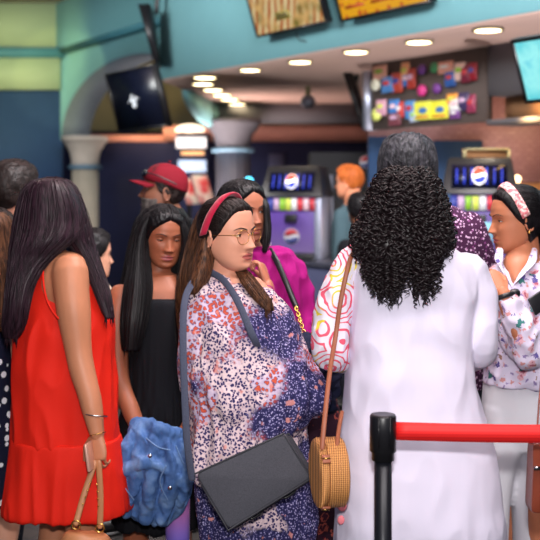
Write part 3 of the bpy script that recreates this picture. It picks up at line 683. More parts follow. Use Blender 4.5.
MB().ell(at(249, 181, 11), (.045, .02, .045)).build('display', glow('cyan_led', (.1, .7, 1, 1), 3), r); MB().abox(at(247, 192, 11.03)*[1, 1, 0], at(251, 181, 11.06)).build('stalk', M['black'], r, smooth=False)
r = thing('lit_sign', 'small warm lit panel left of the nearest drinks machine', 'sign', at(269, 250, 10.5))
pbox(265, 274, 222, 250, 10.5).build('light_panel', glow('amber_panel', (1, .80, .55, 1), .9), r, smooth=False); MB().abox(at(268, 400, 10.56)*[1, 1, 0]+[0, 0, 0], at(271, 224, 10.60)).build('stalk', M['black'], r, smooth=False)

# ------------------------------------------------------------------ counter and drinks machines
mb = MB(); dbox(mb, -1.95, 2.6, -.75, .05, .0, .90); tag(mb.build('service_counter', M['counter'], smooth=False, bevel=.01), 'long blue-grey service counter under the drinks machines', 'counter')
mb = MB(); dbox(mb, -1.97, 2.62, -.78, .08, .90, .945); tag(mb.build('worktop', plain('worktop', S(70, 72, 84), .3), smooth=False, bevel=.006), 'dark worktop running along the service counter', 'worktop')
brandcols = [S(60, 70, 150), S(190, 160, 190), S(140, 190, 60), S(200, 215, 90), S(225, 225, 225), S(200, 60, 70), S(225, 190, 200), S(180, 50, 60)]
BM = [plain('brand_tile_%d' % i, c, .4, bstr=0, emit=c, estr=.15) for i, c in enumerate(brandcols)]
M['mach_glow'] = glow('blue_screen', (.02, .04, .45, 1), .5); M['logo_w'] = glow('logo_white', (1, .97, .9, 1), 2.0); M['logo_r'] = glow('logo_red', S(215, 60, 40), 1.3); M['logo_b'] = glow('logo_blue', S(25, 50, 190), 1.0)
t = NT('purple_machine'); sep = t.n('ShaderNodeSeparateXYZ'); t.link(t.tc, sep.inputs[0]); t.col(t.ramp(sep.outputs[2], [(0, S(110, 95, 130)), (.3, S(85, 60, 130)), (.6, S(96, 66, 160))])).set(.35, emit=S(70, 40, 130), estr=.22); M['machp'] = t.m
def disc(c, r, u, v, o_, th, name, mat, parent, ov=1.0, clip=None):
    a = np.linspace(0, 2*np.pi, 40, endpoint=False); c = np.array(c, float)
    y = np.sin(a); 
    if clip is not None: y = np.clip(y, *clip)
    ring = c+r*(np.cos(a)[:, None]*u+y[:, None]*v*ov); return MB().grid(np.array([ring-o_*th, ring+o_*th])).build(name, mat, parent, smooth=False)
def globe(c, r, u, v, o_, parent, ov=1.0, bright=True):
    W, Rm, Bm = (M['logo_w'], M['logo_r'], M['logo_b']) if bright else (plain('globe_white', S(200, 200, 205), .4), plain('globe_red', S(170, 40, 50), .4), plain('globe_blue', S(40, 50, 110), .4))
    disc(c, r, u, v, o_, .004, 'logo_disc', W, parent, ov)
    a = np.linspace(0, np.pi, 24); base = np.array(c)+o_*.006
    for sgn, mat, nm in ((1, Rm, 'logo_red_part'), (-1, Bm, 'logo_blue_part')):
        top = np.stack([r*.92*np.cos(a), sgn*r*.92*np.sin(a)*ov], -1); xs = top[:, 0]; low = np.stack([xs, sgn*(.18*r+.12*r*np.sin(xs/r*3)*sgn)*np.ones_like(xs)*ov], -1); low[:, 1] = np.where(np.abs(low[:, 1]) > np.abs(top[:, 1]), top[:, 1], low[:, 1])
        P = [[base+u*p[0]+v*p[1]+o_*h for p, h in ((A, 0), (A, .003), (B, .003), (B, 0))] for A, B in zip(top, low)]
        MB().grid(np.array(P)).build(nm, mat, parent, smooth=False)
def machine(pxc, Y, w_, lab, ztop=1.76, zb=.945, tray=False, skew=None):
    u = nrm([.97, -.22, 0]) if skew is None else nrm(skew); nn = nrm([u[1], -u[0], 0]); nn = nn if nn[1] < 0 else -nn; Z = np.array([0, 0, 1.])
    c0 = at(pxc, 190, Y); c0[2] = 0; r = thing('drinks_machine', lab, 'drinks machine', (c0[0], c0[1], zb))
    hh = .27
    MB().box(c0+Z*((zb+ztop-hh)/2), u*w_*.40, -nn*.28, Z*((ztop-hh-zb)/2)).build('cabinet', M['machp'], r, smooth=False, bevel=.006)
    MB().box(c0+Z*((zb+ztop-hh)/2)+u*w_*.46, u*w_*.06, -nn*.29, Z*((ztop-hh-zb)/2)).build('side_panel', M['steel'], r, smooth=False, bevel=.006)
    # tapered head with slanted face
    V = []
    for z, hw, fr_, bk in ((ztop-hh, .56, .34, .30), (ztop-.03, .47, .22, .26), (ztop, .45, .20, .25)):
        V += [c0+Z*z-u*w_*hw+nn*fr_, c0+Z*z+u*w_*hw+nn*fr_, c0+Z*z+u*w_*hw-nn*bk, c0+Z*z-u*w_*hw-nn*bk]
    V = np.array(V).reshape(3, 4, 3); MB().grid(V).build('head_unit', M['black'], r, smooth=False, bevel=.008)
    up = nrm(Z*.24-nn*.12); o_ = nrm(nn*.24+Z*.12); c = c0+Z*(ztop-hh*.52)+nn*.285
    MB().box(c, u*w_*.40, up*.095, o_*.006).build('display', plain('machine_display', S(12, 14, 40), .2), r, smooth=False)
    for k in range(7):
        x = -.27+.09*k
        if abs(x) > .03: MB().box(c+u*w_*x*1.2+o_*.008, u*w_*.012, up*(.075-.05*abs(x)), o_*.001).build('light_streak', M['mach_glow'], r, smooth=False)
    globe(c+o_*.010, .052, u, up, o_, r, 1.35)
    n_ = 8; zt = ztop-hh-.065
    for k in range(n_):
        MB().box(c0+Z*zt+u*w_*(-.42+.84*(k+.5)/n_)+nn*.30, u*w_*.045, nn*.012, Z*.052).build('flavour_tile', BM[k], r, smooth=False)
    globe(c0+Z*(zt-.28)+nn*.285-u*.0, .07, u, Z, nn, r, 1.0, False)
    MB().box(c0+Z*(zb+.03)+nn*.36, u*w_*.42, nn*.08, Z*.03).build('drip_tray', M['black'], r, smooth=False, bevel=.004)
    MB().box(c0+Z*(zt-.12)+nn*.31, u*.05, nn*.04, Z*.035).build('nozzle', M['black'], r, smooth=False, bevel=.004)
    return r
machine(298, 9.0, .50, 'purple drinks machine with slanted black head, nearest the woman in magenta')
machine(480, 7.6, .50, 'drinks machine with slanted black head above the woman in the pink headband', ztop=1.79)
# tray box behind machine and cabinet
a = at(463, 158, 7.75); b = at(500, 150, 8.05); r = thing('menu_tray', 'shallow pale open tray on top of the right-hand drinks machine', 'tray', ((a[0]+b[0])/2, 7.7, a[2]))
for (x0, x1, z0, z1) in ((a[0], b[0], b[2]-.012, b[2]), (a[0], a[0]+.015, a[2]-.005, b[2]), (b[0]-.015, b[0], a[2]-.005, b[2])): MB().abox((x0, 7.7, z0), (x1, 7.76, z1)).build('tray_edge', M['cream'], r, smooth=False)
MB().abox((a[0], 7.77, a[2]), (b[0], 7.78, b[2])).build('tray_back', M['tan'], r, smooth=False)
r = thing('drinks_cooler', 'tall black cooler with small round red and blue emblem behind the ginger-haired person', 'cooler', at(345, 190, 10.2)*[1, 1, 0])
a = at(322, 152, 10.2); b = at(372, 152, 10.2); MB().abox((a[0]-.12, 10.2, 0), (b[0], 10.8, a[2])).build('cabinet', M['blackhole'], r, smooth=False, bevel=.01)
globe(at(366, 162, 10.15), .065, np.array([1., 0, 0]), np.array([0, 0, 1.]), np.array([0, -1., 0]), r, 1.0, False)
MB().abox(at(330, 250, 10.17), at(333, 175, 10.2)).build('door_handle', M['steel'], r, smooth=False)
r = thing('display_cabinet', 'small white cabinet with pink strip light beside the ginger-haired person', 'cabinet', at(358, 262, 8.9)*[1, 1, 0]+[0, 0, .9])
a = at(341, 262, 8.9); b = at(372, 212, 8.9); MB().abox((a[0], 9.0, .95), (b[0], 9.3, b[2])).build('housing', M['steel'], r, smooth=False, bevel=.01)
MB().abox(at(353, 240, 8.97), at(357, 208, 8.99)).build('strip_light', glow('pink_strip', (1, .25, .5, 1), 1.2), r, smooth=False)
MB().abox(at(359, 245, 8.97), at(363, 214, 8.99)).build('strip_light', glow('yellow_strip', (1, .8, .3, 1), .9), r, smooth=False)
MB().abox(at(342, 245, 8.97), at(351, 214, 8.99)).build('door', M['cream'], r, smooth=False)
r = thing('counter_lamp', 'small lit warm lamp on the counter at the right edge', 'lamp', at(515, 178, 8.6))
MB().ell(at(517, 179, 9.3), (.035, .03, .035)).build('bulb', glow('small_warm_bulb', (1, .7, .4, 1), 5), r); MB().abox(at(516.5, 300, 9.35)*[1, 1, 0]+[0, 0, .9], at(517.5, 180, 9.38)).build('stalk', M['black'], r, smooth=False)
# poster card by the right woman
r = thing('leaflet_stand', 'pale blue leaflet in a stand left of the woman in the pink headband', 'leaflet', at(484, 262, 6.4))
MB().abox(at(480, 262, 6.4), at(492, 222, 6.43)).build('leaflet', plain('pale_blue_card', S(130, 180, 200), .5), r, smooth=False); MB().abox(at(484, 262, 6.43)*[1, 1, 0]+[0, 0, .0], at(487, 230, 6.46)).build('stand', M['steel'], r, smooth=False)

# ------------------------------------------------------------------ sweets display board
bd = MB(); dbox(bd, -1.33, .02, -.02, .06, 2.09, 2.68)
board = bd.build('display_board', plain('brown_display_board', S(82, 70, 66), .8), smooth=False); tag(board, 'brown wall board with sweet packets hung on it under the soffit', 'display board')
mb = MB(); dbox(mb, -1.42, -1.36, -.05, .08, 2.09, 2.62); tag(mb.build('board_post', M['steel'], smooth=False), 'pale metal post at the left end of the sweets board', 'post')
def onboard(px, py):   # point on the board plane seen at a pixel of the measured layout
    k = (px-270)/F; t = (k*Qo[1]-Qo[0])/(D[0]-k*D[1]); p = Qo+D*t; return t, CZ+(HZ-py)*p[1]/F, p
sw = [(380, 85, 6, 6, 'round', S(245, 245, 225), 'round white'), (381, 115, 7, 6, 'round', S(215, 225, 120), 'round lime'), (427, 70, 4, 5, 'round', S(110, 60, 140), 'upper purple round'), (427.5, 91, 4.5, 5.5, 'round', S(215, 60, 140), 'pink round'), (441.5, 89, 4, 5, 'round', S(120, 65, 150), 'lower purple round'), (439.5, 68, 4, 5, 'round', S(70, 150, 100), 'green round'),
      (385, 73, 7, 7, 'bag', S(225, 170, 150), 'peach'), (393, 85, 6, 8, 'bag', S(80, 130, 190), 'light blue'), (401, 83, 6, 10, 'bag', S(180, 70, 55), 'red'), (410, 72, 4, 9, 'bag', S(230, 165, 120), 'orange'), (412, 80, 4, 7, 'bag', S(60, 110, 180), 'blue'), (417, 79, 4, 10, 'bag', S(170, 60, 50), 'dark red'),
      (450, 68, 7, 6, 'bag', S(225, 160, 140), 'pale salmon'), (455, 79, 5, 8, 'bag', S(50, 90, 160), 'royal blue'), (465, 72, 5, 9, 'bag', S(225, 190, 180), 'cream pink'), (471, 74, 4, 9, 'bag', S(120, 40, 60), 'maroon'), (477, 72, 4, 9, 'bag', S(150, 35, 50), 'crimson'),
      (386, 108, 5, 8, 'bag', S(200, 150, 170), 'lilac'), (399, 108, 5, 8, 'bag', S(60, 120, 190), 'sky blue'), (400, 119, 6, 7, 'bag', S(110, 60, 70), 'plum'), (404, 110, 4, 8, 'bag', S(190, 60, 60), 'tall red'), (415, 110, 5, 9, 'bag', S(70, 130, 190), 'pale blue'), (419, 116, 4, 6, 'bag', S(170, 190, 220), 'ice blue'),
      (428.5, 111, 8, 9, 'box', S(215, 215, 70), 'left yellow box'), (444.5, 110, 8, 9, 'box', S(220, 218, 60), 'right yellow box'),
      (457, 100, 5, 6, 'bag', S(230, 150, 60), 'amber'), (461, 105, 6, 7, 'bag', S(235, 235, 235), 'white'), (469, 102, 5, 9, 'bag', S(60, 50, 90), 'indigo'), (459, 114, 5, 5, 'bag', S(110, 60, 130), 'violet'), (476, 104, 4, 9, 'bag', S(140, 50, 80), 'wine')]
Z3 = np.array([0, 0, 1.]); NBf = -np.array([NB[0], NB[1], 0])
for k, (px, py, hw, hh, kind, colr, lab) in enumerate(sw):
    hw *= 1.18; hh *= 1.08
    t_, z, p = onboard(px, py); s_ = p[1]/F; mt = plain('packet_'+str(k), colr, .4, bstr=0); c = np.array([p[0], p[1], z])+NBf*(.05+.004*(k % 4)); wx = hw*s_*1.3; hz_ = hh*s_*.93
    full = {'round': lab+' pack hung on the sweets board', 'bag': lab+' sweet packet on the brown board', 'box': lab+' with printed picture on the brown board'}[kind]
    nm = {'round': 'round_sweet_pack', 'bag': 'sweet_packet', 'box': 'sweet_box'}[kind]; r = thing(nm, full, 'sweets', c, 'sweets hung on the brown board')
    if kind == 'round': disc(c, hz_, D3, Z3, NBf, .014, 'pack', mt, r)
    elif kind == 'box':
        MB().box(c, D3*wx*.95, NBf*.015, Z3*hz_).build('carton', mt, r, smooth=False, bevel=.004); MB().ell(c+NBf*.017+D3*.01, (wx*.5, .004, hz_*.35), D3, NBf, Z3).build('printed_picture', plain('blue_print', S(60, 110, 170), .4), r)
        MB().box(c+NBf*.017-Z3*hz_*.7, D3*wx*.7, NBf*.002, Z3*hz_*.1).build('printed_line', plain('red_print', S(200, 80, 60), .4), r, smooth=False)
    else:
        a = np.linspace(0, 2*np.pi, 24, endpoint=False); rows = []
        for q, th in ((-1, .002), (-.86, .003), (-.6, .018), (0, .024), (.6, .018), (.86, .003), (1, .002)):
            wv = wx*(1-.06*(1-abs(q))); rows.append(c+Z3*hz_*q+D3*(np.sign(np.cos(a))*np.abs(np.cos(a))**.5*wv)[:, None]+NBf*(np.sin(a)*th)[:, None])
        MB().grid(np.array(rows)).build('packet', mt, r); MB().ell(c+NBf*.022+Z3*hz_*.15, (wx*.6, .006, hz_*.3), D3, NBf, Z3, n=14, m=8).build('printed_label', plain('packet_label_%d' % k, brandcols[(k*3) % 8], .4, bstr=0), r)

# ------------------------------------------------------------------ people: materials
sk = {'red': skinmat('tan_skin', S(186, 124, 92)), 'girl': skinmat('brown_skin', S(156, 92, 66)), 'floral': skinmat('light_tan_skin', S(214, 152, 126)), 'mag': skinmat('warm_brown_skin', S(166, 104, 80)),
      'right': skinmat('golden_brown_skin', S(186, 118, 86)), 'cap': skinmat('deep_brown_skin', S(120, 76, 58)), 'lman': skinmat('pinkish_skin', S(188, 130, 108)), 'ginger': skinmat('fair_skin', S(225, 150, 115)), 'dk': skinmat('dark_skin', S(130, 86, 66)), 'pale': skinmat('pale_skin', S(205, 150, 125))}
lp = {k: plain('lips_'+k, c, .4, bstr=0) for k, c in {'n': S(165, 90, 84), 'rose': S(172, 88, 82), 'girl': S(160, 82, 82), 'dark': S(115, 66, 58)}.items()}
hr = {'black': hairmat('black_hair', S(9, 7, 9), S(22, 18, 21)), 'purple': hairmat('dark_plum_hair', S(20, 11, 17), S(52, 33, 43), .4), 'brown': hairmat('brown_hair', S(36, 21, 17), S(104, 66, 44), .46), 'dbrown': hairmat('dark_brown_hair', S(18, 12, 12), S(38, 27, 25)),
      'grey': hairmat('salt_and_pepper_hair', S(20, 19, 22), S(62, 60, 66), .55), 'ginger': hairmat('ginger_hair', S(150, 70, 24), S(205, 112, 50), .5), 'curl': plain('curly_black_hair', S(24, 15, 18), .42, bstr=0, spec=.35), 'beard': hairmat('grey_beard', S(34, 28, 28), S(96, 88, 84), .6)}
fb = {'red': fabric('red_crepe', S(218, 34, 18), 700, .7), 'black': fabric('black_jersey', S(16, 16, 22)), 'mag': fabric('magenta_cloth', S(142, 8, 100), 500), 'white': fabric('white_lilac_cotton', S(228, 221, 241), 900, .85, var=.03), 'trs': fabric('pale_grey_trousers', S(216, 214, 222), 600, var=.04),
      'jeans': fabric('dark_trousers', S(30, 32, 44)), 'navy': fabric('navy_cloth', S(24, 28, 52)), 'beige': fabric('beige_cloth', S(190, 170, 150)), 'greyt': fabric('grey_shirt', S(150, 150, 160)), 'tee': fabric('dark_teal_tee', S(70, 92, 100))}
shoem = plain('black_shoe', S(20, 18, 20), .4); sandal = plain('tan_sandal', S(150, 105, 70), .5)
def t_floral(name, mode):
    t = NT(name); wv = t.n('ShaderNodeVectorMath', operation='ADD'); nz = t.n('ShaderNodeTexNoise'); nz.inputs['Scale'].default_value = 60; t.link(t.tc, nz.inputs[0])
    sc = t.n('ShaderNodeVectorMath', operation='SCALE'); sc.inputs['Scale'].default_value = .012; t.link(nz.outputs['Color'], sc.inputs[0]); t.link(t.tc, wv.inputs[0]); t.link(sc.outputs[0], wv.inputs[1]); V = wv.outputs[0]
    v1 = t.voro(125, 'F1', V); a = t.ramp(v1.outputs['Distance'], [(.0, S(44, 40, 82)), (.40, S(62, 54, 100)), (.49, S(206, 180, 190)), (.8, S(226, 202, 204))])
    v3 = t.voro(150, 'F1', V); navyz = t.ramp(v3.outputs['Distance'], [(.0, S(206, 196, 222)), (.26, S(150, 142, 190)), (.42, S(54, 50, 96)), (.9, S(34, 34, 70))])
    v2 = t.voro(88, 'F1', V); org = t.ramp(v2.outputs['Distance'], [(0, S(220, 160, 90)), (.12, S(196, 74, 52)), (.38, S(206, 92, 72)), (.46, S(56, 50, 92)), (.56, S(190, 170, 200)), (.9, S(214, 194, 208))])
    n1 = t.noise(5.5, 2); n2 = t.noise(4.3, 2, t.mapping(loc=(3, 7, 1)))
    if mode == 'top': f1 = t.ramp(n1, [(.52, (0, 0, 0)), (.55, (1, 1, 1))]); f2 = t.ramp(n2, [(.50, (0, 0, 0)), (.57, (1, 1, 1))])
    else: f1 = t.ramp(n1, [(.64, (0, 0, 0)), (.67, (1, 1, 1))]); f2 = t.ramp(n2, [(.40, (0, 0, 0)), (.43, (1, 1, 1))])
    c = t.mix(f2, t.mix(f1, a, org), navyz); pk = t.ramp(t.noise(30, 2), [(.64, (0, 0, 0)), (.68, (1, 1, 1))])
    c = t.mix(t.mix(.75, (0, 0, 0, 1), pk), c, S(228, 150, 140)); t.col(c).set(.85, spec=.15); t.bump(t.noise(700, 2), .2, .0008); return t.m
fb['floral'] = t_floral('floral_print_cloth', 'top'); fb['floral2'] = t_floral('navy_floral_print_cloth', 'low')
def t_spotted(name, base, specs, rough=.85, warp=0):
    """specs: (scale, size, colour, offset, randomness)"""
    t = NT(name); c = base
    for k, (sc_, size, colr, off, keep) in enumerate(specs):
        V = t.mapping(loc=(off, off*1.3, off*.7))
        if warp:
            nz = t.n('ShaderNodeTexNoise'); nz.inputs['Scale'].default_value = 75; t.link(t.tc, nz.inputs[0]); w_ = t.n('ShaderNodeVectorMath', operation='MULTIPLY_ADD'); t.link(nz.outputs['Color'], w_.inputs[0]); w_.inputs[1].default_value = (warp,)*3; t.link(V, w_.inputs[2]); V = w_.outputs[0]
        v = t.voro(sc_, 'F1', V); m = t.ramp(v.outputs['Distance'], [(size*.92, (1, 1, 1)), (size, (0, 0, 0))])
        sep = t.n('ShaderNodeSeparateColor'); t.link(v.outputs['Color'], sep.inputs[0]); gt = t.n('ShaderNodeMath', operation='LESS_THAN'); gt.inputs[1].default_value = keep; t.link(sep.outputs[0], gt.inputs[0])
        mu = t.n('ShaderNodeMath', operation='MULTIPLY'); t.link(gt.outputs[0], mu.inputs[0]); rgb = t.n('ShaderNodeRGBToBW'); t.link(m, rgb.inputs[0]); t.link(rgb.outputs[0], mu.inputs[1])
        c = t.mix(mu.outputs[0], c, colr)
    t.col(c).set(rough, spec=.15); t.bump(t.noise(600, 2), .2, .0008); return t.m
fb['polka'] = t_spotted('navy_polka_dot_cloth', S(24, 26, 48), [(26, .30, S(232, 232, 240), 0, 1.1)])
fb['dotshirt'] = t_spotted('plum_speckled_cloth', S(58, 26, 54), [(85, .34, S(206, 168, 200), 0, .8), (60, .25, S(120, 60, 110), 4, .6)])
fb['rshirt'] = t_spotted('lilac_flower_print_cloth', S(222, 212, 234), [(20, .34, S(226, 176, 188), 0, .5), (20, .20, S(176, 92, 112), 0, .5), (22, .28, S(72, 132, 130), 5, .32), (26, .27, S(96, 86, 150), 9, .4), (40, .3, S(214, 150, 150), 2, .4), (30, .24, S(150, 112, 96), 12, .35), (44, .3, S(150, 130, 180), 7, .4)], warp=.030)
fb['paisley'] = t_spotted('dark_paisley_cloth', S(38, 16, 30), [(24, .40, S(150, 70, 60), 0, .5), (24, .28, S(48, 18, 34), 0, .5), (26, .20, S(40, 110, 90), 3, .25)], warp=.03)
def t_rose():
    t = NT('white_sleeve_with_flower_outlines'); V = t.mapping((1, .15, 1)); v = t.voro(12.5, 'F1', V)
    m = t.n('ShaderNodeMath', operation='MULTIPLY'); m.inputs[1].default_value = 36; t.link(v.outputs['Distance'], m.inputs[0]); nz = t.noise(26, 1); m2 = t.n('ShaderNodeMath', operation='MULTIPLY_ADD'); t.link(nz, m2.inputs[0]); m2.inputs[1].default_value = 7; t.link(m.outputs[0], m2.inputs[2])
    s_ = t.n('ShaderNodeMath', operation='SINE'); t.link(m2.outputs[0], s_.inputs[0]); ln = t.ramp(s_.outputs[0], [(.50, (0, 0, 0)), (.62, (1, 1, 1))])
    colr = t.mix(t.ramp(t.noise(9, 1), [(.60, (0, 0, 0)), (.64, (1, 1, 1))]), S(236, 96, 120), S(240, 216, 70)); t.col(t.mix(ln, S(238, 230, 242), colr)).set(.85, spec=.15); return t.m
fb['rose'] = t_rose()
def t_denim():
    t = NT('blue_denim'); n1 = t.noise(16, 5); n2 = t.noise(70, 2)
    t.col(t.mix(n2, t.ramp(n1, [(.34, S(38, 64, 116)), (.5, S(64, 98, 154)), (.66, S(128, 158, 198))]), S(88, 122, 178))).set(.85, spec=.15); t.bump(t.noise(500, 2), .4, .001); return t.m
fb['denim'] = t_denim()
def t_heather(name, c): 
    t = NT(name); t.col(t.mix(t.noise(300, 2), dark(c, .6), dark(c, 1.5))).set(.85); t.bump(t.noise(500, 2), .4, .001); return t.m
M['heather'] = t_heather('charcoal_heather_fabric', S(64, 64, 72)); M['strapgrey'] = t_heather('blue_grey_webbing', S(70, 74, 94))
M['leather_tan'] = plain('tan_leather', S(178, 118, 78), .45, bscale=150, bstr=.15); M['leather_br'] = plain('chestnut_leather', S(128, 58, 38), .3, bscale=150, bstr=.1, coat=.3); M['leather_strap'] = plain('saddle_leather', S(152, 84, 56), .5, bscale=150, bstr=.1)
def t_wicker():
    t = NT('woven_rattan'); wv = t.n('ShaderNodeTexWave', wave_type='BANDS', bands_direction='X'); wv.inputs['Scale'].default_value = 55; wv.inputs['Distortion'].default_value = .6; t.link(t.tc, wv.inputs[0])
    w2 = t.n('ShaderNodeTexWave', wave_type='BANDS', bands_direction='Z'); w2.inputs['Scale'].default_value = 60; t.link(t.tc, w2.inputs[0])
    f = t.mix(.35, wv.outputs['Color'], w2.outputs['Color']); t.col(t.ramp(f, [(.1, S(140, 84, 42)), (.5, S(206, 138, 76)), (.9, S(232, 170, 106))])).set(.55); t.bump(f, .8, .003); return t.m
M['wicker'] = t_wicker()
Z = np.array([0, 0, 1.])

# ------------------------------------------------------------------ woman in the red dress
r = thing('person', 'person in a sleeveless red dress with long dark hair, holding a phone and tan bag', 'person', (*base_of(66, 3.3), 0))
fr = Frame(54, 214, 3.32, 62, 4, 0, .96); fr.lid = 14
wr = at(97, 434, 3.12)
arm1 = dict(p=[at(70, 271, 3.22), at(73, 305, 3.19), at(80, 360, 3.17), at(90, 398, 3.14), wr], r=[.060, .056, .042, .036, .0245], hand=dict(W=wr, d=at(96, 470, 3.10)-wr, n=(.35, .9, .1), t=(-.9, .35, .1), curl=(.45, .7, .6), s=.9, thumb=.25))
arm2 = arm_default(base_of(62, 3.42), 1.60, 35, -1, 1., .15)
body(r, fr, sk['red'], lp['n'], 1.60, 42, base_of(66, 3.32), .86, .8, [arm1, arm2], extra=lambda m: (m.ell(at(58, 284, 3.27), (.062, .07, .10)), m.ell(at(66, 262, 3.27), (.075, .06, .035))), neck=at(52, 262, 3.3))
G_ = garment([('r', [(249, 42, 60, .03, 3.3), (252, 37, 66, .05, 3.3), (262, 27, 92, .075, 3.31), (275, 22, 102, .095, 3.32), (300, 19, 109, .105, 3.32), (330, 17, 113, .12, 3.3), (360, 16, 114, .125, 3.3), (400, 15, 117, .13, 3.3), (441, 13, 119, .135, 3.3)])], 'red_dress', fb['red'], r, .006, [(.010, (6, 6, 3), 2, False), (.006, (16, 16, 5), 9, True)])
garment([('r', [(436, 12, 120, .137, 3.3), (440, 11, 121, .142, 3.3), (470, 8, 126, .15, 3.3), (500, 4, 131, .158, 3.3), (509, 4, 131, .158, 3.3)])], 'dress_flounce', fb['red'], r, .006, [(.016, (10, 10, .8), 5, False), (.005, (22, 22, 1.2), 8, True)], zr=lambda c: np.clip((.76-c[2])*9, .1, 1))
mb = MB(); mb.tube([at(46, 252, 3.235), at(43, 275, 3.20), at(47, 300, 3.165), at(58, 318, 3.155), at(70, 322, 3.17)], .0035, n=8); mb.build('armhole_hem', fb['red'], r)
shoes(r, base_of(66, 3.32), 1.6, 42, sandal)
haircap(r, fr, hmask_long, .016, hr['purple'], 'scalp_hair')
long_hair(r, [[(178, 44, 58, .03, 3.31), (181, 33, 68, .07, 3.31), (190, 24, 77, .095, 3.31), (205, 19, 84, .11, 3.31), (222, 15, 87, .11, 3.30), (236, 13, 80, .10, 3.27), (247, 11, 67, .085, 3.25), (257, 10, 55, .07, 3.235), (268, 9, 44, .058, 3.21), (285, 7, 34, .050, 3.19), (305, 5, 29, .042, 3.175), (325, 3, 25, .03, 3.17), (338, 5, 18, .015, 3.17)],
              [(205, 58, 84, .07, 3.33), (225, 62, 90, .08, 3.32), (242, 68, 93, .06, 3.31), (256, 78, 98, .05, 3.30), (280, 90, 106, .04, 3.27), (300, 98, 111, .03, 3.235), (318, 105, 114, .02, 3.22)]], hr['purple'], 'long_hair', 260, .0013, 4, .004, 18)
mb = MB(); c = at(95.5, 415, 3.13); a = np.linspace(0, 2*np.pi, 20, endpoint=False); dax = nrm(at(97, 434, 3.12)-at(90, 398, 3.14)); u_ = nrm(np.cross(dax, (0, 1, 0))); v_ = np.cross(dax, u_)
mb.tube([c+u_*.034*math.cos(t)+v_*.034*math.sin(t)+dax*.012*math.cos(t) for t in a], .0022, n=8, sub=2, loop=True); mb.build('bracelet', M['silver'], r)
MB().tube([at(97, 434, 3.12)+u_*.028*math.cos(t)+v_*.028*math.sin(t) for t in a], .0014, n=6, sub=2, loop=True).build('hair_tie', M['gold'], r)
# phone in her hand
r = thing('phone', 'slim phone with rose gold edge held in the hand of the person in red', 'phone', at(90, 467, 3.07))
c = at(90, 456, 3.075); up = nrm(at(88.5, 446, 3.075)-at(91.5, 467, 3.07)); fw = nrm((.10, .95, 0)); fw = nrm(fw-up*np.dot(fw, up)); sd = np.cross(up, fw)
MB().box(c, up*.042, fw*.034, sd*.0045).build('phone_case', plain('rose_gold_case', S(222, 170, 150), .3, metal=.4), r, smooth=False, bevel=.003)
MB().box(c+sd*.0045, up*.039, fw*.031, sd*.0005).build('phone_screen', M['black'], r, smooth=False)
# tan handbag hanging from her hand
r = thing('handbag', 'tan leather handbag hanging by two straps below the red dress', 'handbag', at(89, 590, 3.08))
hp = at(96, 466, 3.09)
for (x1, y1, dz, nm) in ((76, 523, -.03, 0), (100, 526, .03, 1)):
    e_ = at(x1, y1, 3.06+dz*.5); mb = MB(); mb.tube([hp+np.array([-.004+.012*nm, 0, .01]), hp*.5+e_*.5+np.array([-.006+nm*.014, 0, .0]), e_], .0095, n=10, flat=.3, ref=(0, 1, 0)); mb.build('strap', M['leather_tan'], r)
    for q in (.3, .42, .54, .66): p = hp*(1-q)+e_*q; MB().ell(p+np.array([0, -.006, 0]), (.003, .003, .003), n=10, m=6).build('stud', M['gold'], r)
    a = np.linspace(0, 2*np.pi, 16, endpoint=False); MB().tube([e_+np.array([.013*math.cos(t), 0, .013*math.sin(t)-.006]) for t in a], .0028, n=6, sub=2, loop=True).build('ring', M['gold'], r)
garment([('r', [(532, 68, 80, .02, 3.06), (536, 64, 106, .045, 3.07), (550, 60, 114, .06, 3.07), (580, 58, 118, .07, 3.07), (600, 62, 114, .05, 3.07)])], 'bag_body', M['leather_tan'], r, .006, [(.01, (12, 12, 8), 3, False)])

# ------------------------------------------------------------------ girl in black with the denim jacket
r = thing('person', 'person with long black hair in a black dress looking down, denim jacket over arm', 'person', (*base_of(160, 3.62), 0))
fr = Frame(163.5, 236, 3.62, -68, 10, -3, .94); fr.lid = 2
a1 = dict(p=[at(121, 296, 3.58), at(117, 320, 3.56), at(120, 378, 3.53), at(130, 408, 3.48), at(139, 430, 3.45)], r=[.046, .043, .034, .032, .026], hand=dict(W=at(139, 430, 3.45), d=(.6, -.3, -.55), n=(0, .6, -.5), t=(0, -.5, .6), s=.85))
a2 = dict(p=[at(190, 296, 3.60), at(197, 340, 3.6), at(198, 390, 3.58), at(190, 425, 3.5), at(178, 440, 3.42)], r=[.046, .042, .034, .03, .024], hand=dict(W=at(178, 440, 3.42), d=(-.6, -.3, -.3), n=(0, .6, -.5), t=(0, -.5, .6), s=.85))
body(r, fr, sk['girl'], lp['girl'], 1.50, -76, base_of(158, 3.64), .82, .75, [a1, a2], neck=at(158, 296, 3.63), extra=lambda m: m.grid(prows([(274, 150, 176, .05, 3.62), (282, 134, 184, .07, 3.62), (290, 120, 194, .085, 3.62), (300, 118, 198, .09, 3.62), (318, 126, 192, .09, 3.62)])[0]))
eyes(r, fr, M['iris'], (0, .85, -.5), hr['black'], hr['black'])
garment([('r', [(297, 140, 184, .100, 3.61), (301, 134, 190, .110, 3.61), (312, 128, 194, .115, 3.61), (345, 128, 193, .118, 3.61), (385, 126, 195, .12, 3.61), (420, 121, 198, .13, 3.61), (470, 118, 201, .14, 3.61), (521, 113, 204, .15, 3.61)])], 'black_dress', fb['black'], r, .006, [(.014, (22, 22, 1.5), 3, False), (.006, (50, 50, 2), 6, True)], zr=lambda c: np.clip((1.05-c[2])*3, .1, 1))
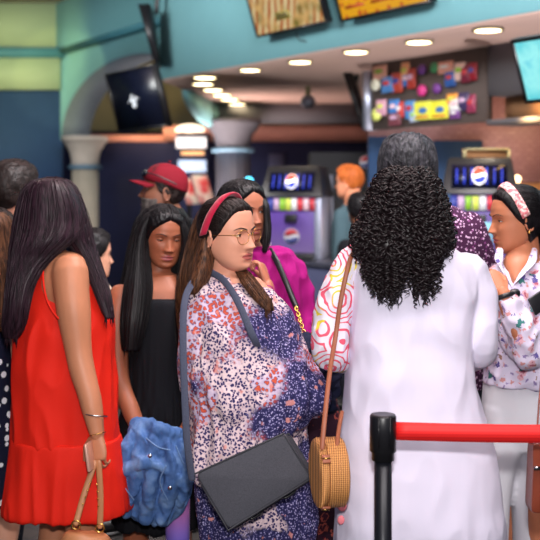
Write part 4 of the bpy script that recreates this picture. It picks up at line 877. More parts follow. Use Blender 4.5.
for x0, x1 in ((143, 138), (178, 183)): MB().tube([at(x1, 284, 3.63), at((x0+x1)/2, 290, 3.53), at(x0, 300, 3.505)], .005, n=8, flat=.4, ref=(0, 0, 1)).build('shoulder_strap', fb['black'], r)
haircap(r, fr, hmask_part, .012, hr['black'], 'scalp_hair')
long_hair(r, [[(208, 145, 183, .05, 3.70), (220, 136, 190, .075, 3.70), (240, 130, 193, .08, 3.70), (270, 124, 194, .08, 3.70), (300, 118, 195, .07, 3.72), (345, 118, 188, .05, 3.74), (400, 125, 180, .03, 3.76)],
              [(209, 152, 164, .02, 3.60), (216, 143, 160, .04, 3.60), (228, 137, 152, .05, 3.60), (245, 133, 149, .055, 3.59), (265, 129, 150, .05, 3.56), (290, 124, 152, .045, 3.52), (320, 121, 148, .035, 3.485), (350, 122, 140, .022, 3.475)],
              [(210, 168, 176, .02, 3.60), (218, 175, 184, .035, 3.60), (232, 180, 189, .045, 3.60), (250, 181, 192, .045, 3.60), (275, 178, 193, .045, 3.58), (300, 176, 192, .035, 3.53), (330, 176, 189, .028, 3.49), (352, 178, 185, .018, 3.48)]], hr['black'], 'long_hair', 200, .0012, 9, .003, 12)
shoes(r, base_of(158, 3.64), 1.5, -76, shoem)
# denim jacket
M['seam'] = plain('pale_denim_seam', S(112, 144, 190), .9)
garm = MB(); r = thing('jacket', 'crumpled blue denim jacket draped over the arm of the person in black', 'jacket', at(150, 525, 3.42))
me_parts = [[(421, 136, 146, .03, 3.40), (427, 132, 168, .05, 3.38), (436, 127, 189, .065, 3.37), (450, 120, 192, .075, 3.37), (470, 112, 191, .08, 3.37), (488, 112, 190, .08, 3.37), (500, 122, 186, .065, 3.37), (514, 132, 178, .045, 3.37), (523, 152, 170, .02, 3.37)],
            [(452, 112, 140, .04, 3.33), (470, 106, 150, .05, 3.33), (490, 105, 148, .045, 3.33), (503, 112, 138, .02, 3.33)]]
tubes = [([at(138, 428, 3.34), at(128, 450, 3.31), at(118, 478, 3.30), at(108, 500, 3.32)], [.022, .026, .022, .010]), ([at(143, 428, 3.33), at(142, 450, 3.295), at(134, 480, 3.295), at(128, 512, 3.32)], [.022, .026, .024, .012]),
         ([at(150, 430, 3.32), at(156, 452, 3.285), at(152, 482, 3.285), at(146, 518, 3.32)], [.022, .026, .026, .014]), ([at(160, 432, 3.32), at(170, 455, 3.285), at(170, 485, 3.285), at(162, 521, 3.32)], [.022, .028, .026, .014]),
         ([at(172, 434, 3.33), at(184, 456, 3.30), at(186, 482, 3.30), at(180, 502, 3.33)], [.020, .026, .024, .014]), ([at(136, 426, 3.36), at(160, 430, 3.31), at(188, 441, 3.34)], [.020, .026, .022]),
         ([at(126, 470, 3.28), at(146, 462, 3.265), at(168, 470, 3.27), at(186, 490, 3.29)], [.014, .020, .020, .012])]
garment([('r', p) for p in me_parts]+[('t', a, b) for a, b in tubes], 'jacket_cloth', fb['denim'], r, .0045, [(.010, (8, 8, 5), 4, False), (.007, (24, 24, 9), 8, True), (.002, (60, 60, 30), 2, True)])
for pth in ([at(146, 438, 3.275), at(158, 447, 3.243), at(170, 450, 3.25)], [at(166, 466, 3.238), at(160, 482, 3.245), at(168, 500, 3.27)], [at(116, 468, 3.27), at(124, 486, 3.262), at(134, 500, 3.28)], [at(176, 446, 3.26), at(186, 470, 3.27)]):
    MB().tube(pth, .0022, n=6).build('seam', M['seam'], r)
for px, py in ((150, 456), (170, 488)): MB().ell(at(px, py, 3.235), (.007, .004, .007), n=14, m=8).build('button', M['silver'], r)
t = NT('iridescent_tumbler'); sp = t.n('ShaderNodeSeparateXYZ'); t.link(t.tc, sp.inputs[0]); t.col(t.ramp(sp.outputs[2], [(.04, S(84, 96, 214)), (.10, S(150, 120, 222)), (.17, S(206, 130, 208)), (.25, S(150, 96, 180))])).set(.3, metal=.2, coat=.4)
r = thing('tumbler', 'pink to violet iridescent drinks tumbler hanging below the denim jacket', 'tumbler', at(177, 560, 3.42)*[1, 1, 1]); c = at(177.5, 560, 3.42)
MB().tube([c, c+Z*.10, c+Z*.25], [.036, .042, .043], n=28, sub=4, round_ends=False).build('cup', t.m, r); MB().tube([c+Z*.25, c+Z*.268], [.045, .043], n=28, sub=1, round_ends=False).build('lid', M['black'], r)

# ------------------------------------------------------------------ woman in the floral print with crimson headband
r = thing('person', 'person with crimson headband and round glasses in a loose floral print top, looking right', 'person', (*base_of(245, 3.0), 0))
fr = Frame(227.5, 233.5, 3.0, -37, 2, 3, .94); fr.lid = 19
a1 = dict(p=[at(212, 300, 3.0), at(208, 335, 2.99), at(220, 385, 2.95), at(240, 405, 2.92), at(255, 410, 2.90)], r=[.036, .036, .032, .028, .022], hand=dict(W=at(255, 410, 2.90), d=(.9, -.0, -.1), n=(0, .8, -.2), t=(0, 0, 1), s=.88))
a2 = dict(p=[at(262, 306, 3.04), at(278, 335, 3.03), at(298, 385, 2.99), at(288, 395, 2.95), at(278, 400, 2.93)], r=[.034, .034, .03, .026, .022], hand=dict(W=at(278, 400, 2.93), d=(-.8, -.1, -.2), n=(0, .8, -.2), t=(0, 0, 1), s=.88))
body(r, fr, sk['floral'], lp['rose'], 1.53, -44, base_of(245, 3.02), .95, .85, [a1, a2], neck=at(235, 292, 3.04), jaw=1.03, extra=lambda m: (m.grid(prows([(276, 224, 252, .06, 3.02), (285, 214, 256, .07, 3.02), (294, 206, 262, .095, 3.0), (310, 204, 262, .10, 3.0)])[0])), nose=1.22)
eyes(r, fr, M['iris'], (-.12, 1, -.02), hr['dbrown'], hr['black'], 1.35)
garment([('r', [(275, 200, 226, .04, 3.05), (280, 194, 240, .075, 3.03), (286, 190, 256, .10, 3.01), (293, 187, 268, .115, 3.0), (305, 184, 281, .13, 3.0), (330, 183, 294, .15, 2.98), (358, 183, 311, .16, 2.97), (383, 185, 325, .16, 2.96), (397, 187, 327, .16, 2.96), (410, 188, 320, .16, 2.96), (425, 189, 300, .16, 2.96), (440, 190, 280, .16, 2.96), (455, 191, 256, .15, 2.96), (470, 193, 228, .13, 2.96), (480, 196, 212, .08, 2.96)]),
              ('t', [at(211, 290, 2.99), at(208, 330, 2.93), at(216, 380, 2.88), at(238, 408, 2.85)], [.056, .062, .068, .062])], 'floral_top', fb['floral'], r, .006,
        [(.020, (9, 9, 3.5), 3, False), (.009, (20, 20, 5), 7, True), (.004, (50, 50, 16), 1, False)])
garment([('r', [(400, 200, 300, .12, 3.02), (440, 196, 306, .13, 3.02), (480, 196, 312, .14, 3.02), (515, 199, 318, .15, 3.02), (534, 202, 316, .15, 3.02)])], 'floral_dress', fb['floral2'], r, .006, [(.018, (18, 18, 1.2), 6, False), (.006, (40, 40, 3), 2, True)])
for pth in ([at(240, 300, 2.885), at(252, 318, 2.852), at(262, 345, 2.825), at(285, 385, 2.80)], [at(276, 300, 2.89), at(286, 330, 2.855), at(300, 365, 2.83), at(322, 396, 2.84)]):
    pass
haircap(r, fr, hmask_long, .007, hr['dbrown'], 'scalp_hair', groove=.001, flow='back', nst=420)
long_hair(r, [[(204, 206, 226, .04, 3.08), (212, 199, 230, .06, 3.08), (226, 193, 226, .075, 3.09), (250, 186, 216, .07, 3.09), (275, 180, 210, .065, 3.08), (300, 177, 203, .05, 3.09), (322, 178, 194, .03, 3.12), (338, 181, 190, .015, 3.14)],
              [(238, 199, 212, .045, 3.0), (256, 196, 214, .05, 2.98), (272, 192, 211, .045, 2.95), (284, 188, 206, .035, 2.935), (294, 186, 197, .015, 2.92)]], hr['brown'], 'long_hair', 420, .0011, 11, .003, 16)
long_hair(r, [[(262, 232, 240, .015, 3.04), (270, 235, 247, .02, 2.99), (279, 240, 255, .02, 2.945), (288, 246, 262, .016, 2.915), (297, 253, 268, .012, 2.89), (305, 261, 272, .008, 2.875), (311, 267, 273, .004, 2.87)]], hr['brown'], 'front_lock', 900, .0010, 12, .003, 16)
# headband
be = np.radians(np.linspace(-88, 88, 31)); Pb = np.stack([.0870*np.sin(be), -.030+.040*np.cos(be), -.004+.129*np.cos(be)], -1); Ub = np.array([0, .83, .25])
a = np.linspace(0, 2*np.pi, 14, endpoint=False); rows = []
for p, b in zip(Pb, be):
    o_ = nrm((math.sin(b), .1, math.cos(b))); rows.append(p+np.cos(a)[:, None]*Ub*(.0175+.006*math.cos(b))+np.sin(a)[:, None]*o_*.007)
MB().grid(fr(np.array(rows).reshape(-1, 3)).reshape(len(rows), 14, 3)).build('headband', fabric('crimson_velvet', S(176, 22, 58), 900, sheen=.3), r)
# glasses
gl = bpy.data.objects.new('glasses', None); COL.objects.link(gl); gl.parent = r; gl.location = Vector(fr.o)-r.location; t = NT('rose_tinted_glass'); t.col(S(235, 205, 205)).set(.03, trans=1.0); t.b.inputs['IOR'].default_value = 1.02; t.b.inputs['Alpha'].default_value = .14
for s_ in (-1, 1):
    cc = np.array((s_*.0335, .0915, -.004)); nx = nrm((s_*.10, 1, 0)); ux = nrm(np.cross(nx, (0, 0, 1))); a = np.linspace(0, 2*np.pi, 36, endpoint=False)
    ring = [cc+ux*.0255*math.cos(q)+Z*.0225*math.sin(q) for q in a]; MB().tube(fr(np.array(ring)), .0009, n=6, sub=2, loop=True).build('rim', M['gold'], gl)
    rg_ = np.array([cc+ux*.025*math.cos(q)+Z*.022*math.sin(q) for q in a]); MB().grid(fr(np.stack([rg_-nx*.0006, rg_+nx*.0006]).reshape(-1, 3)).reshape(2, -1, 3)).build('lens', t.m, gl, smooth=False)
    MB().tube(fr(np.array([(s_*.059, .087, .004), (s_*.074, .055, .004), (s_*.080, .0, .0), (s_*.078, -.02, -.008)])), .0010, n=6).build('temple', M['gold'], gl)
MB().tube(fr(np.array([(-.009, .0925, .0), (0, .094, .004), (.009, .0925, .0)])), .0010, n=6).build('bridge', M['gold'], gl)
# laptop bag and its strap
r = thing('shoulder_bag', 'large charcoal heather rectangular bag slung in front of the floral dress', 'bag', at(240, 540, 2.72))
tl = at(194, 474, 2.74); tr = at(284, 433, 2.74); br = at(312, 478, 2.72); bl = at(228, 531, 2.72); nv = nrm(np.cross(tr-tl, bl-tl)); nv = nv if nv[1] < 0 else -nv; back = -nv*.085+np.array([.012, 0, -.012])
def softbox(corners, back_, mat, name, parent, bulge=.012, n=18, e=.10):
    c = [np.array(x) for x in corners]; G = []; L = 26; mb = MB()
    for k in range(L+1):
        v = k/L; th = (v*2-1); m_ = abs(th)**6; scl = 1-.035*m_; row = []
        ctr = sum(c)/4
        q = np.linspace(0, 4, 4*n, endpoint=False)
        for x in q:
            i = int(x); f_ = x-i; p = c[i]*(1-f_)+c[(i+1) % 4]*f_
            d = min(f_, 1-f_); rc = .03*max(0, 1-d/.10)**2; p = p+(ctr-p)*(rc*1.4)
            row.append(ctr+(p-ctr)*scl+back_*v)
        G.append(row)
    G = np.array(G); f0 = [ctr+(G[0]-ctr)*s_ + -back_/np.linalg.norm(back_)*bulge*(1-s_**2) for s_ in (.03, .3, .6, .85, .96)]; ctr1 = ctr+back_; f1 = [ctr1+(G[-1]-ctr1)*s_+back_/np.linalg.norm(back_)*bulge*(1-s_**2) for s_ in (.96, .85, .6, .3, .03)]
    mb.grid(np.concatenate([np.array(f0), G, np.array(f1)])); return mb.build(name, mat, parent)
softbox([tl, tr, br, bl], back, M['heather'], 'bag_body', r)
piping = plain('dark_piping', S(42, 42, 50), .6)
for off in (0, 1): MB().tube([p+back*off*1.0-(sum([tl, tr, br, bl])/4-p)*-.01 for p in (tl, tl*.5+tr*.5, tr, tr*.5+br*.5, br, br*.5+bl*.5, bl, bl*.5+tl*.5)], .0028, n=8, sub=1, loop=True).build('piping', piping, r)
for k in range(2): p = bl*(1-.3-.4*k)+br*(.3+.4*k)+back*.5; MB().tube([p-(br-bl)*.08+Z*0, p-(br-bl)*.04-Z*.006, p+(br-bl)*.04-Z*.006, p+(br-bl)*.08], .004, n=8).build('carry_handle', M['black'], r)
MB().tube([tl*.75+tr*.25+back*.5+nrm(tl-bl)*.0, tl*.5+tr*.5+back*.5, tl*.2+tr*.8+back*.5], .003, n=8).build('zip', M['black'], r)
st = [at(192, 478, 2.82), at(187, 440, 2.80), at(184.5, 390, 2.80), at(183, 335, 2.82), at(185, 300, 2.86), at(194, 281, 2.92), at(206, 273, 2.965), at(218, 276, 2.93), at(229, 287, 2.880), at(240, 306, 2.835), at(250, 330, 2.80), at(257, 345, 2.82), at(260, 352, 2.90)]
MB().tube(st, .0105, n=12, flat=.24, ref=(.15, 1, .1)).build('shoulder_strap', M['strapgrey'], r)

# ------------------------------------------------------------------ woman in magenta
r = thing('person', 'person in a magenta top with hand at chin, half hidden behind the crimson headband', 'person', (*base_of(276, 3.55), 0))
fr = Frame(242.5, 211.5, 3.55, -52, 2, 4, .95); fr.lid = 15
w1 = at(267, 285, 3.38)
a1 = dict(p=[at(240, 268, 3.5), at(242, 310, 3.47), at(258, 335, 3.38), at(266, 305, 3.36), w1], r=[.046, .042, .036, .033, .024], hand=dict(W=w1, d=at(258, 252, 3.42)-w1, n=(-.8, .3, .1), t=(-.2, .9, .2), curl=(.6, 1.2, .9), s=.88))
a2 = dict(p=[at(295, 276, 3.56), at(302, 310, 3.55), at(304, 345, 3.50), at(300, 358, 3.40), at(296, 368, 3.30)], r=[.036, .035, .032, .03, .024], hand=dict(W=at(298, 370, 3.32), d=(-.3, -.6, -.2), n=(0, .3, -.8), t=(.5, -.3, .3), s=.85))
body(r, fr, sk['mag'], lp['rose'], 1.56, -55, base_of(276, 3.57), .85, .8, [a1, a2], neck=at(258, 268, 3.57))
eyes(r, fr, M['iris'], (-.25, 1, -.05), hr['black'], hr['black'], 1.15)
haircap(r, fr, hmask_part, .010, hr['black'], 'scalp_hair')
long_hair(r, [[(186, 232, 250, .04, 3.58), (192, 222, 260, .065, 3.60), (205, 219, 264, .07, 3.62), (225, 218, 264, .06, 3.64), (245, 220, 266, .05, 3.64), (275, 224, 262, .04, 3.66)],
              [(196, 257, 265, .02, 3.55), (206, 262, 269, .03, 3.53), (220, 264, 270, .03, 3.52), (236, 264, 270, .03, 3.50), (252, 262, 267, .018, 3.49)]], hr['black'], 'long_hair', 220, .0012, 15, .003, 8)
garment([('r', [(248, 256, 278, .05, 3.57), (252, 246, 290, .075, 3.56), (258, 240, 294, .08, 3.56), (270, 236, 303, .095, 3.56), (290, 232, 309, .105, 3.56), (320, 230, 312, .11, 3.56), (350, 229, 314, .12, 3.56), (385, 230, 318, .12, 3.56)]),
              ('t', [at(295, 274, 3.56), at(302, 310, 3.55), at(304, 342, 3.50), at(300, 356, 3.44)], [.048, .047, .045, .040]), ('t', [at(240, 268, 3.5), at(242, 310, 3.47), at(258, 333, 3.39), at(265, 312, 3.365), at(267, 291, 3.375)], [.05, .047, .043, .038, .033])], 'magenta_top', fb['mag'], r, .006, [(.010, (10, 10, 5), 3, False), (.007, (22, 22, 9), 9, True)])
garment([('r', [(375, 238, 326, .13, 3.56), (400, 236, 336, .14, 3.56), (440, 236, 345, .15, 3.56), (500, 236, 348, .16, 3.56), (580, 236, 350, .17, 3.56)])], 'paisley_skirt', fb['paisley'], r, .007, [(.014, (16, 16, 1.5), 2, False)])
shoes(r, base_of(276, 3.57), 1.56, -55, shoem)
r = thing('crossbody_bag', 'small black bag with strap ending in a gold chain, worn over the magenta top', 'bag', at(306, 350, 3.38))
st = [at(270, 250, 3.50), at(277, 262, 3.455), at(285, 280, 3.43), at(292, 297, 3.42), at(296, 306, 3.415)]
MB().tube(st, .010, n=10, flat=.3, ref=(.1, 1, 0)).build('strap', M['black'], r)
ch0, ch1 = at(296, 307, 3.41), at(304, 333, 3.395)
for k in range(9):
    c = ch0+(ch1-ch0)*(k+.5)/9; a = np.linspace(0, 2*np.pi, 12, endpoint=False); uu = nrm(ch1-ch0); vv = np.array([0, 1., 0]) if k % 2 else nrm(np.cross(uu, (0, 1, 0)))
    MB().tube([c+uu*.0075*math.cos(t)+vv*.0055*math.sin(t) for t in a], .0022, n=6, sub=2, loop=True).build('chain_link', M['gold'], r)
softbox([at(296, 334, 3.39), at(309, 332, 3.39), at(314, 356, 3.39), at(300, 358, 3.39)], np.array([0, .03, 0]), M['black'], 'bag_body', r, .004)
MB().box(at(303, 338, 3.380), (.012, 0, 0), (0, .003, 0), (0, 0, .008)).build('clasp', M['silver'], r, smooth=False)
r = thing('jacket', 'dark navy folded jacket held between the floral top and the white kurta', 'jacket', at(306, 405, 3.2))
garment([('r', [(338, 300, 318, .04, 3.22), (344, 292, 326, .06, 3.22), (355, 287, 333, .07, 3.2), (370, 288, 336, .075, 3.2), (390, 296, 336, .07, 3.2), (412, 306, 334, .05, 3.2)]), ('t', [at(292, 348, 3.16), at(312, 358, 3.13), at(330, 376, 3.14)], [.03, .034, .03])], 'jacket_cloth', fb['navy'], r, .006, [(.014, (14, 14, 22), 5, True), (.006, (40, 40, 40), 2, False)])

# ------------------------------------------------------------------ woman with curly hair in the white kurta
r = thing('person', 'person with long curly black hair in a white kurta, seen from behind', 'person', (*base_of(415, 2.85), 0))
fr = Frame(407, 208, 2.86, 88, 0, 0, .95); fr.lid = 14
a1 = dict(p=[at(355, 268, 2.85), at(338, 310, 2.83), at(332, 350, 2.84), at(348, 352, 2.98), at(362, 345, 3.08)], r=[.034, .034, .030, .027, .022], hand=dict(W=at(362, 345, 3.08), d=(.4, .9, .1), n=(.9, -.4, 0), t=(0, 0, 1), s=.88))
a2 = dict(p=[at(470, 270, 2.85), at(480, 310, 2.84), at(481, 347, 2.85), at(470, 355, 2.98), at(455, 348, 3.08)], r=[.034, .034, .030, .027, .022], hand=dict(W=at(455, 348, 3.08), d=(-.4, .9, .1), n=(-.9, -.4, 0), t=(0, 0, 1), s=.88))
body(r, fr, sk['red'], lp['n'], 1.58, 88, base_of(415, 2.87), .9, .85, [a1, a2])
garment([('r', [(238, 388, 426, .06, 2.86), (245, 374, 440, .085, 2.86), (253, 358, 460, .105, 2.86), (262, 348, 474, .12, 2.86), (280, 346, 478, .13, 2.86), (310, 348, 476, .13, 2.86), (345, 350, 470, .135, 2.86), (380, 347, 474, .145, 2.86), (410, 344, 481, .15, 2.86), (450, 339, 493, .16, 2.86), (500, 337, 500, .17, 2.86), (540, 336, 504, .175, 2.86), (590, 336, 508, .18, 2.86)]),
              ('t', [at(468, 270, 2.85), at(479, 300, 2.85), at(481, 345, 2.85), at(474, 356, 2.95), at(462, 352, 3.05)], [.056, .050, .046, .044, .036])], 'white_kurta', fb['white'], r, .0055,
        [(.010, (6, 6, 1.8), 3, False), (.004, (13, 13, 6), 12, True), (.005, (5, 5, 15), 21, False), (.0015, (40, 40, 14), 4, False)], zr=lambda c: .5+.7*abs(math.sin(c[2]*4)))
garment([('t', [at(356, 262, 2.86), at(344, 280, 2.85), at(333, 315, 2.84), at(331, 350, 2.84), at(342, 357, 2.94), at(356, 352, 3.05)], [.050, .052, .054, .051, .045, .036])], 'flower_print_sleeve', fb['rose'], r, .0055, [(.007, (12, 12, 9), 5, False), (.004, (30, 30, 16), 8, True)])
mb = MB(); 
for (px, py, s_) in ((342, 505, .014), (341, 520, .010), (340, 496, .012)): mb.ell(at(px, py, 2.775), (s_, .004, s_*1.3), n=14, m=8)
mb.build('pink_motif', plain('pink_motif', S(238, 130, 140), .8), r)
# sparse embroidered seams on the back
shoes(r, base_of(415, 2.87), 1.58, 88, sandal)
haircap(r, fr, hmask_long, .012, hr['black'], 'scalp_hair')
rows = [(168, 398, 420, .03, 2.84), (172, 388, 427, .06, 2.83), (180, 379, 433, .09, 2.82), (192, 374, 439, .105, 2.81), (206, 368, 444, .11, 2.80), (222, 362, 448, .11, 2.79), (238, 355, 450, .105, 2.77), (250, 358, 446, .085, 2.75), (259, 368, 438, .06, 2.735), (265, 380, 428, .03, 2.72)]
G, P = prows(rows, n=90, e=2.0)
mb = MB(); G2 = P[:, None, :3]+(G-P[:, None, :3])*.93
nzv = np.array([[noise.noise(Vector(p*30)) for p in row] for row in G2]); G2 = G2+(G-P[:, None, :3])*nzv[..., None]*.10; mb.grid(G2)
mb.build('hair_mass', hr['curl'], r)
def curl_tube(mb, path, cr, pitch, tr, rg, n=5):
    """corkscrew around a polyline"""
    P_ = np.array(path); Pp, _ = cat(P_, np.zeros(len(P_)), 8); seg = np.linalg.norm(np.diff(Pp, axis=0), axis=1); L = np.concatenate([[0], np.cumsum(seg)]); tot = L[-1]; m = max(12, int(tot/pitch*11)); s_ = np.linspace(0, tot, m)
    C = np.stack([np.interp(s_, L, Pp[:, k]) for k in range(3)], -1); T = np.gradient(C, axis=0); T /= np.linalg.norm(T, axis=1)[:, None]+1e-9
    U = np.cross(T, (0, 1, .13)); U /= np.linalg.norm(U, axis=1)[:, None]+1e-9; W = np.cross(T, U); sgn = rg.choice([-1, 1]); ph = rg.uniform(0, 6.28)+s_/pitch*2*np.pi*sgn*(1+.15*np.sin(s_*30+rg.uniform(0, 6)))
    k = np.interp(s_/tot, [0, .15, .8, 1], [.5, 1, 1, .5])*cr*(1+.25*np.sin(s_*25+rg.uniform(0, 6)))
    Q = C+(np.cos(ph)*k)[:, None]*U+(np.sin(ph)*k)[:, None]*W; mb.tube(Q, np.interp(s_/tot, [0, .1, .85, 1], [.7, 1, .9, .3])*tr, n=n, sub=1, round_ends=False)
mb = MB(); rg = np.random.default_rng(5); nr, nc = G.shape[:2]; seg_h = P[:, 2]
for k in range(560):
    # mostly on the camera-facing and side faces, some all round
    th = rg.uniform(.42, 1.08) if rg.random() < .8 else rg.uniform(0, 1)
    j = int(th*nc) % nc; t0 = rg.uniform(0, .8)**1.0; ln = rg.uniform(.06, .13); i0 = int(t0*(nr-1)); pts = []; o_ = rg.uniform(-.004, .007)
    zc = 0; i = i0
    z0 = P[i0, 2]
    for q in range(6):
        zt = z0-ln*q/5; i = int(np.clip(np.searchsorted(-P[:, 2], -zt), 0, nr-1)); dv = G[i, j]-P[i, :3]; L_ = np.linalg.norm(dv)+1e-6; p = G[i, j]+dv/L_*(o_+rg.normal(0, .003)); p = p.copy(); p[2] = zt
        if zt < P[-1, 2]: p = pts[-1]+np.array([rg.normal(0, .002), -.001, -ln/5])
        pts.append(p)
    curl_tube(mb, pts, rg.uniform(.007, .0115), rg.uniform(.020, .030), rg.uniform(.0020, .0032), rg, 6)
# hanging curls at the bottom: two groups as in the photo
for k in range(240):
    g_ = rg.random()
    if g_ < .56: px = rg.uniform(364, 403); bot = 303-abs(px-390)*.75+rg.normal(0, 5)
    elif g_ < .86: px = rg.uniform(412, 434); bot = 302-abs(px-424)*1.0+rg.normal(0, 5)
    else: px = rg.uniform(353, 450); bot = 262-abs(px-402)*.1+rg.normal(0, 6)
    px = float(np.clip(px, 355, 449)); top = rg.uniform(222, 248); Yt = 2.68+rg.uniform(-.015, .05)+abs(px-404)*.0010; dr = rg.normal(0, 3)
    if bot < top+12: bot = top+16
    pts = [at(px+dr*q*.3, top+(bot-top)*q, Yt-.005*q+.02*max(0, q-.3)) for q in np.linspace(0, 1, 6)]
    curl_tube(mb, pts, rg.uniform(.006, .0092), rg.uniform(.018, .026), rg.uniform(.0018, .0027), rg, 6)
for k in range(90):   # frizz around the outline
    th = rg.choice([rg.uniform(.93, 1.08), rg.uniform(.42, .57)]); j = int(th*nc) % nc; i = int(rg.uniform(.1, .9)*(nr-1)); dv = nrm(G[i, j]-P[i, :3]); p = G[i, j]
    curl_tube(mb, [p-dv*.004, p+dv*.004-Z*.012, p+dv*.009-Z*.026, p+dv*.006-Z*.042], .0055, .015, .0013, rg, 4)
mb.build('curls', hr['curl'], r)
# round rattan bag
r = thing('round_bag', 'round woven rattan bag with leather buckles hanging beside the white kurta', 'bag', at(329, 507, 2.62))
ax = nrm((.985, .17, 0)); c = at(329, 472, 2.655); Rr = .0895; hw = .039; v1 = Z; v2 = nrm(np.cross(ax, v1)); a = np.linspace(0, 2*np.pi, 72, endpoint=False)
def ringat(s_, rr): return c+ax*s_+rr*(np.cos(a)[:, None]*v1+np.sin(a)[:, None]*v2)
prof = [(-hw, .001), (-hw, .03), (-hw, .06), (-hw*1.0, Rr-.012), (-hw*.93, Rr-.003), (-hw*.8, Rr)]
for k in range(22): s_ = -hw*.8+k/21*hw*1.6; prof.append((s_, Rr+(.0016 if k % 2 else 0)-(.004 if abs(s_+hw*.45) < .0022 else 0)))
prof += [(hw*.93, Rr-.003), (hw, Rr-.012), (hw, .06), (hw, .03), (hw, .001)]
MB().grid(np.array([ringat(*p) for p in prof])).build('woven_drum', M['wicker'], r)
seamx = -hw*.45
MB().tube([ringat(seamx, Rr+.0005)[i] for i in range(0, 72, 2)], .0012, n=6, sub=2, loop=True).build('lid_seam', plain('dark_rattan_seam', S(120, 66, 30), .7), r)
for zz, nm in ((.055, 0), (-.080, 1)):
    p = c+ax*(seamx+.006)-np.array([0, 1, 0])*math.sqrt(max(.0004, (Rr+.004)**2-zz**2))+Z*zz; tn = nrm(np.array([0, -zz, -math.sqrt(Rr**2-zz**2)*1.0])); tn = nrm(np.array([0, -1, 0])*(zz/Rr)*-1+Z*-math.sqrt(1-(zz/Rr)**2)); no = nrm(np.array([0, -1, 0])*math.sqrt(1-(zz/Rr)**2)+Z*(zz/Rr)); tn = np.cross(ax, no)
    MB().box(p, ax*.011, tn*.0115, no*.0035).build('buckle_tab', M['leather_strap'], r, smooth=False, bevel=.002)
    MB().box(p+no*.004, ax*.010, tn*.002, no*.0015).build('buckle', M['gold'], r, smooth=False)
st = [at(322, 448, 2.575), at(325, 415, 2.60), at(330, 370, 2.68), at(335, 340, 2.755), at(340, 305, 2.762), at(346, 275, 2.765), at(351, 257, 2.79), at(356, 250, 2.84), at(356, 254, 2.93)]
MB().tube(st, .0065, n=10, flat=.35, ref=(.2, 1, .1)).build('shoulder_strap', M['leather_strap'], r)
st = [at(337, 444, 2.62), at(339, 428, 2.66), at(342, 412, 2.70)]; MB().tube(st, .0055, n=10, flat=.35, ref=(.2, 1, .1)).build('shoulder_strap', M['leather_strap'], r)

# ------------------------------------------------------------------ man behind her
r = thing('person', 'person with grey-flecked short dark hair and plum speckled shirt behind the curly hair', 'person', (*base_of(425, 3.75), 0))
fr = Frame(409, 170, 3.72, 75, 4, 0, 1.04); fr.lid = 14
bb = base_of(425, 3.78)
body(r, fr, sk['dk'], lp['dark'], 1.74, 75, bb, .95, .8, [arm_default(bb, 1.74, 75, 1, .8, rs=.7), arm_default(bb, 1.74, 75, -1, .8, rs=.7)], True, neck=at(415, 218, 3.78))
haircap(r, fr, hmask_short, .022, hr['grey'], 'hair', flow='short', nst=500, groove=.003, male=True)
G, P = prows([(133, 398, 416, .03, 3.72), (137, 388, 427, .07, 3.72), (148, 381, 434, .095, 3.72), (165, 378, 437, .105, 3.72), (182, 381, 435, .10, 3.72), (192, 388, 428, .07, 3.72)], n=80, e=2.0)
mb = MB(); strands(mb, G, P, 500, .0011, off=.004, wob=.006, minlen=.15, seed=31, pts=8); mb.build('hair_strands', hr['grey'], r)
garment([('r', [(198, 402, 434, .05, 3.78), (204, 388, 450, .08, 3.78), (212, 374, 463, .10, 3.78), (226, 367, 475, .12, 3.78), (250, 362, 483, .13, 3.78), (300, 360, 487, .135, 3.78), (350, 360, 489, .14, 3.78), (386, 360, 490, .14, 3.78)]), ('t', [at(468, 228, 3.78), at(480, 265, 3.78), at(485, 300, 3.78)], [.066, .062, .058])], 'speckled_shirt', fb['dotshirt'], r, .007, [(.012, (9, 9, 5), 3, False)])
garment([('r', [(380, 364, 486, .13, 3.78), (440, 366, 484, .125, 3.78), (600, 374, 474, .11, 3.78), (595+0, 376, 472, .10, 3.78)][:3])], 'trousers', fb['jeans'], r, .008)
shoes(r, bb, 1.74, 75, shoem)

# ------------------------------------------------------------------ woman on the right
r = thing('person', 'person in profile with pink headband, pale flower-print shirt and black wristwatch', 'person', (*base_of(528, 3.42), 0))
fr = Frame(516.5, 219.5, 3.42, 188, 4, 0, .97); fr.lid = 11
w1 = at(503, 293, 3.20)
a1 = dict(p=[at(512, 282, 3.36), at(512, 330, 3.28), at(528, 352, 3.2), at(512, 318, 3.18), w1], r=[.034, .034, .030, .028, .025], hand=dict(W=w1, d=at(486, 274, 3.24)-w1, n=(.1, .7, -.6), t=(.4, .3, .8), curl=(.7, 1.2, .9), s=.95))
a2 = arm_default(base_of(535, 3.50), 1.6, 190, -1 if False else 1, 1., .05)
bb = base_of(528, 3.45)
body(r, fr, sk['right'], lp['rose'], 1.58, 205, bb, .85, .85, [a1], neck=at(525, 268, 3.46), extra=lambda m: m.grid(prows([(250, 514, 534, .05, 3.43), (258, 508, 536, .07, 3.42), (268, 506, 526, .08, 3.42), (285, 508, 524, .08, 3.42)])[0]))
eyes(r, fr, M['iris'], (0, 1, -.05), hr['black'], hr['black'])
haircap(r, fr, hmask_long, .012, hr['black'], 'scalp_hair', groove=.001, flow='back', nst=420)
long_hair(r, [[(190, 524, 542, .03, 3.45), (196, 518, 552, .07, 3.46), (210, 520, 560, .085, 3.47), (235, 530, 564, .085, 3.48), (265, 536, 566, .08, 3.48), (300, 540, 566, .06, 3.50), (340, 545, 562, .03, 3.52)]], hr['black'], 'long_hair', 200, .0013, 19, .003, 8)
be = np.radians(np.linspace(-85, 85, 29)); rows = []; a = np.linspace(0, 2*np.pi, 14, endpoint=False)
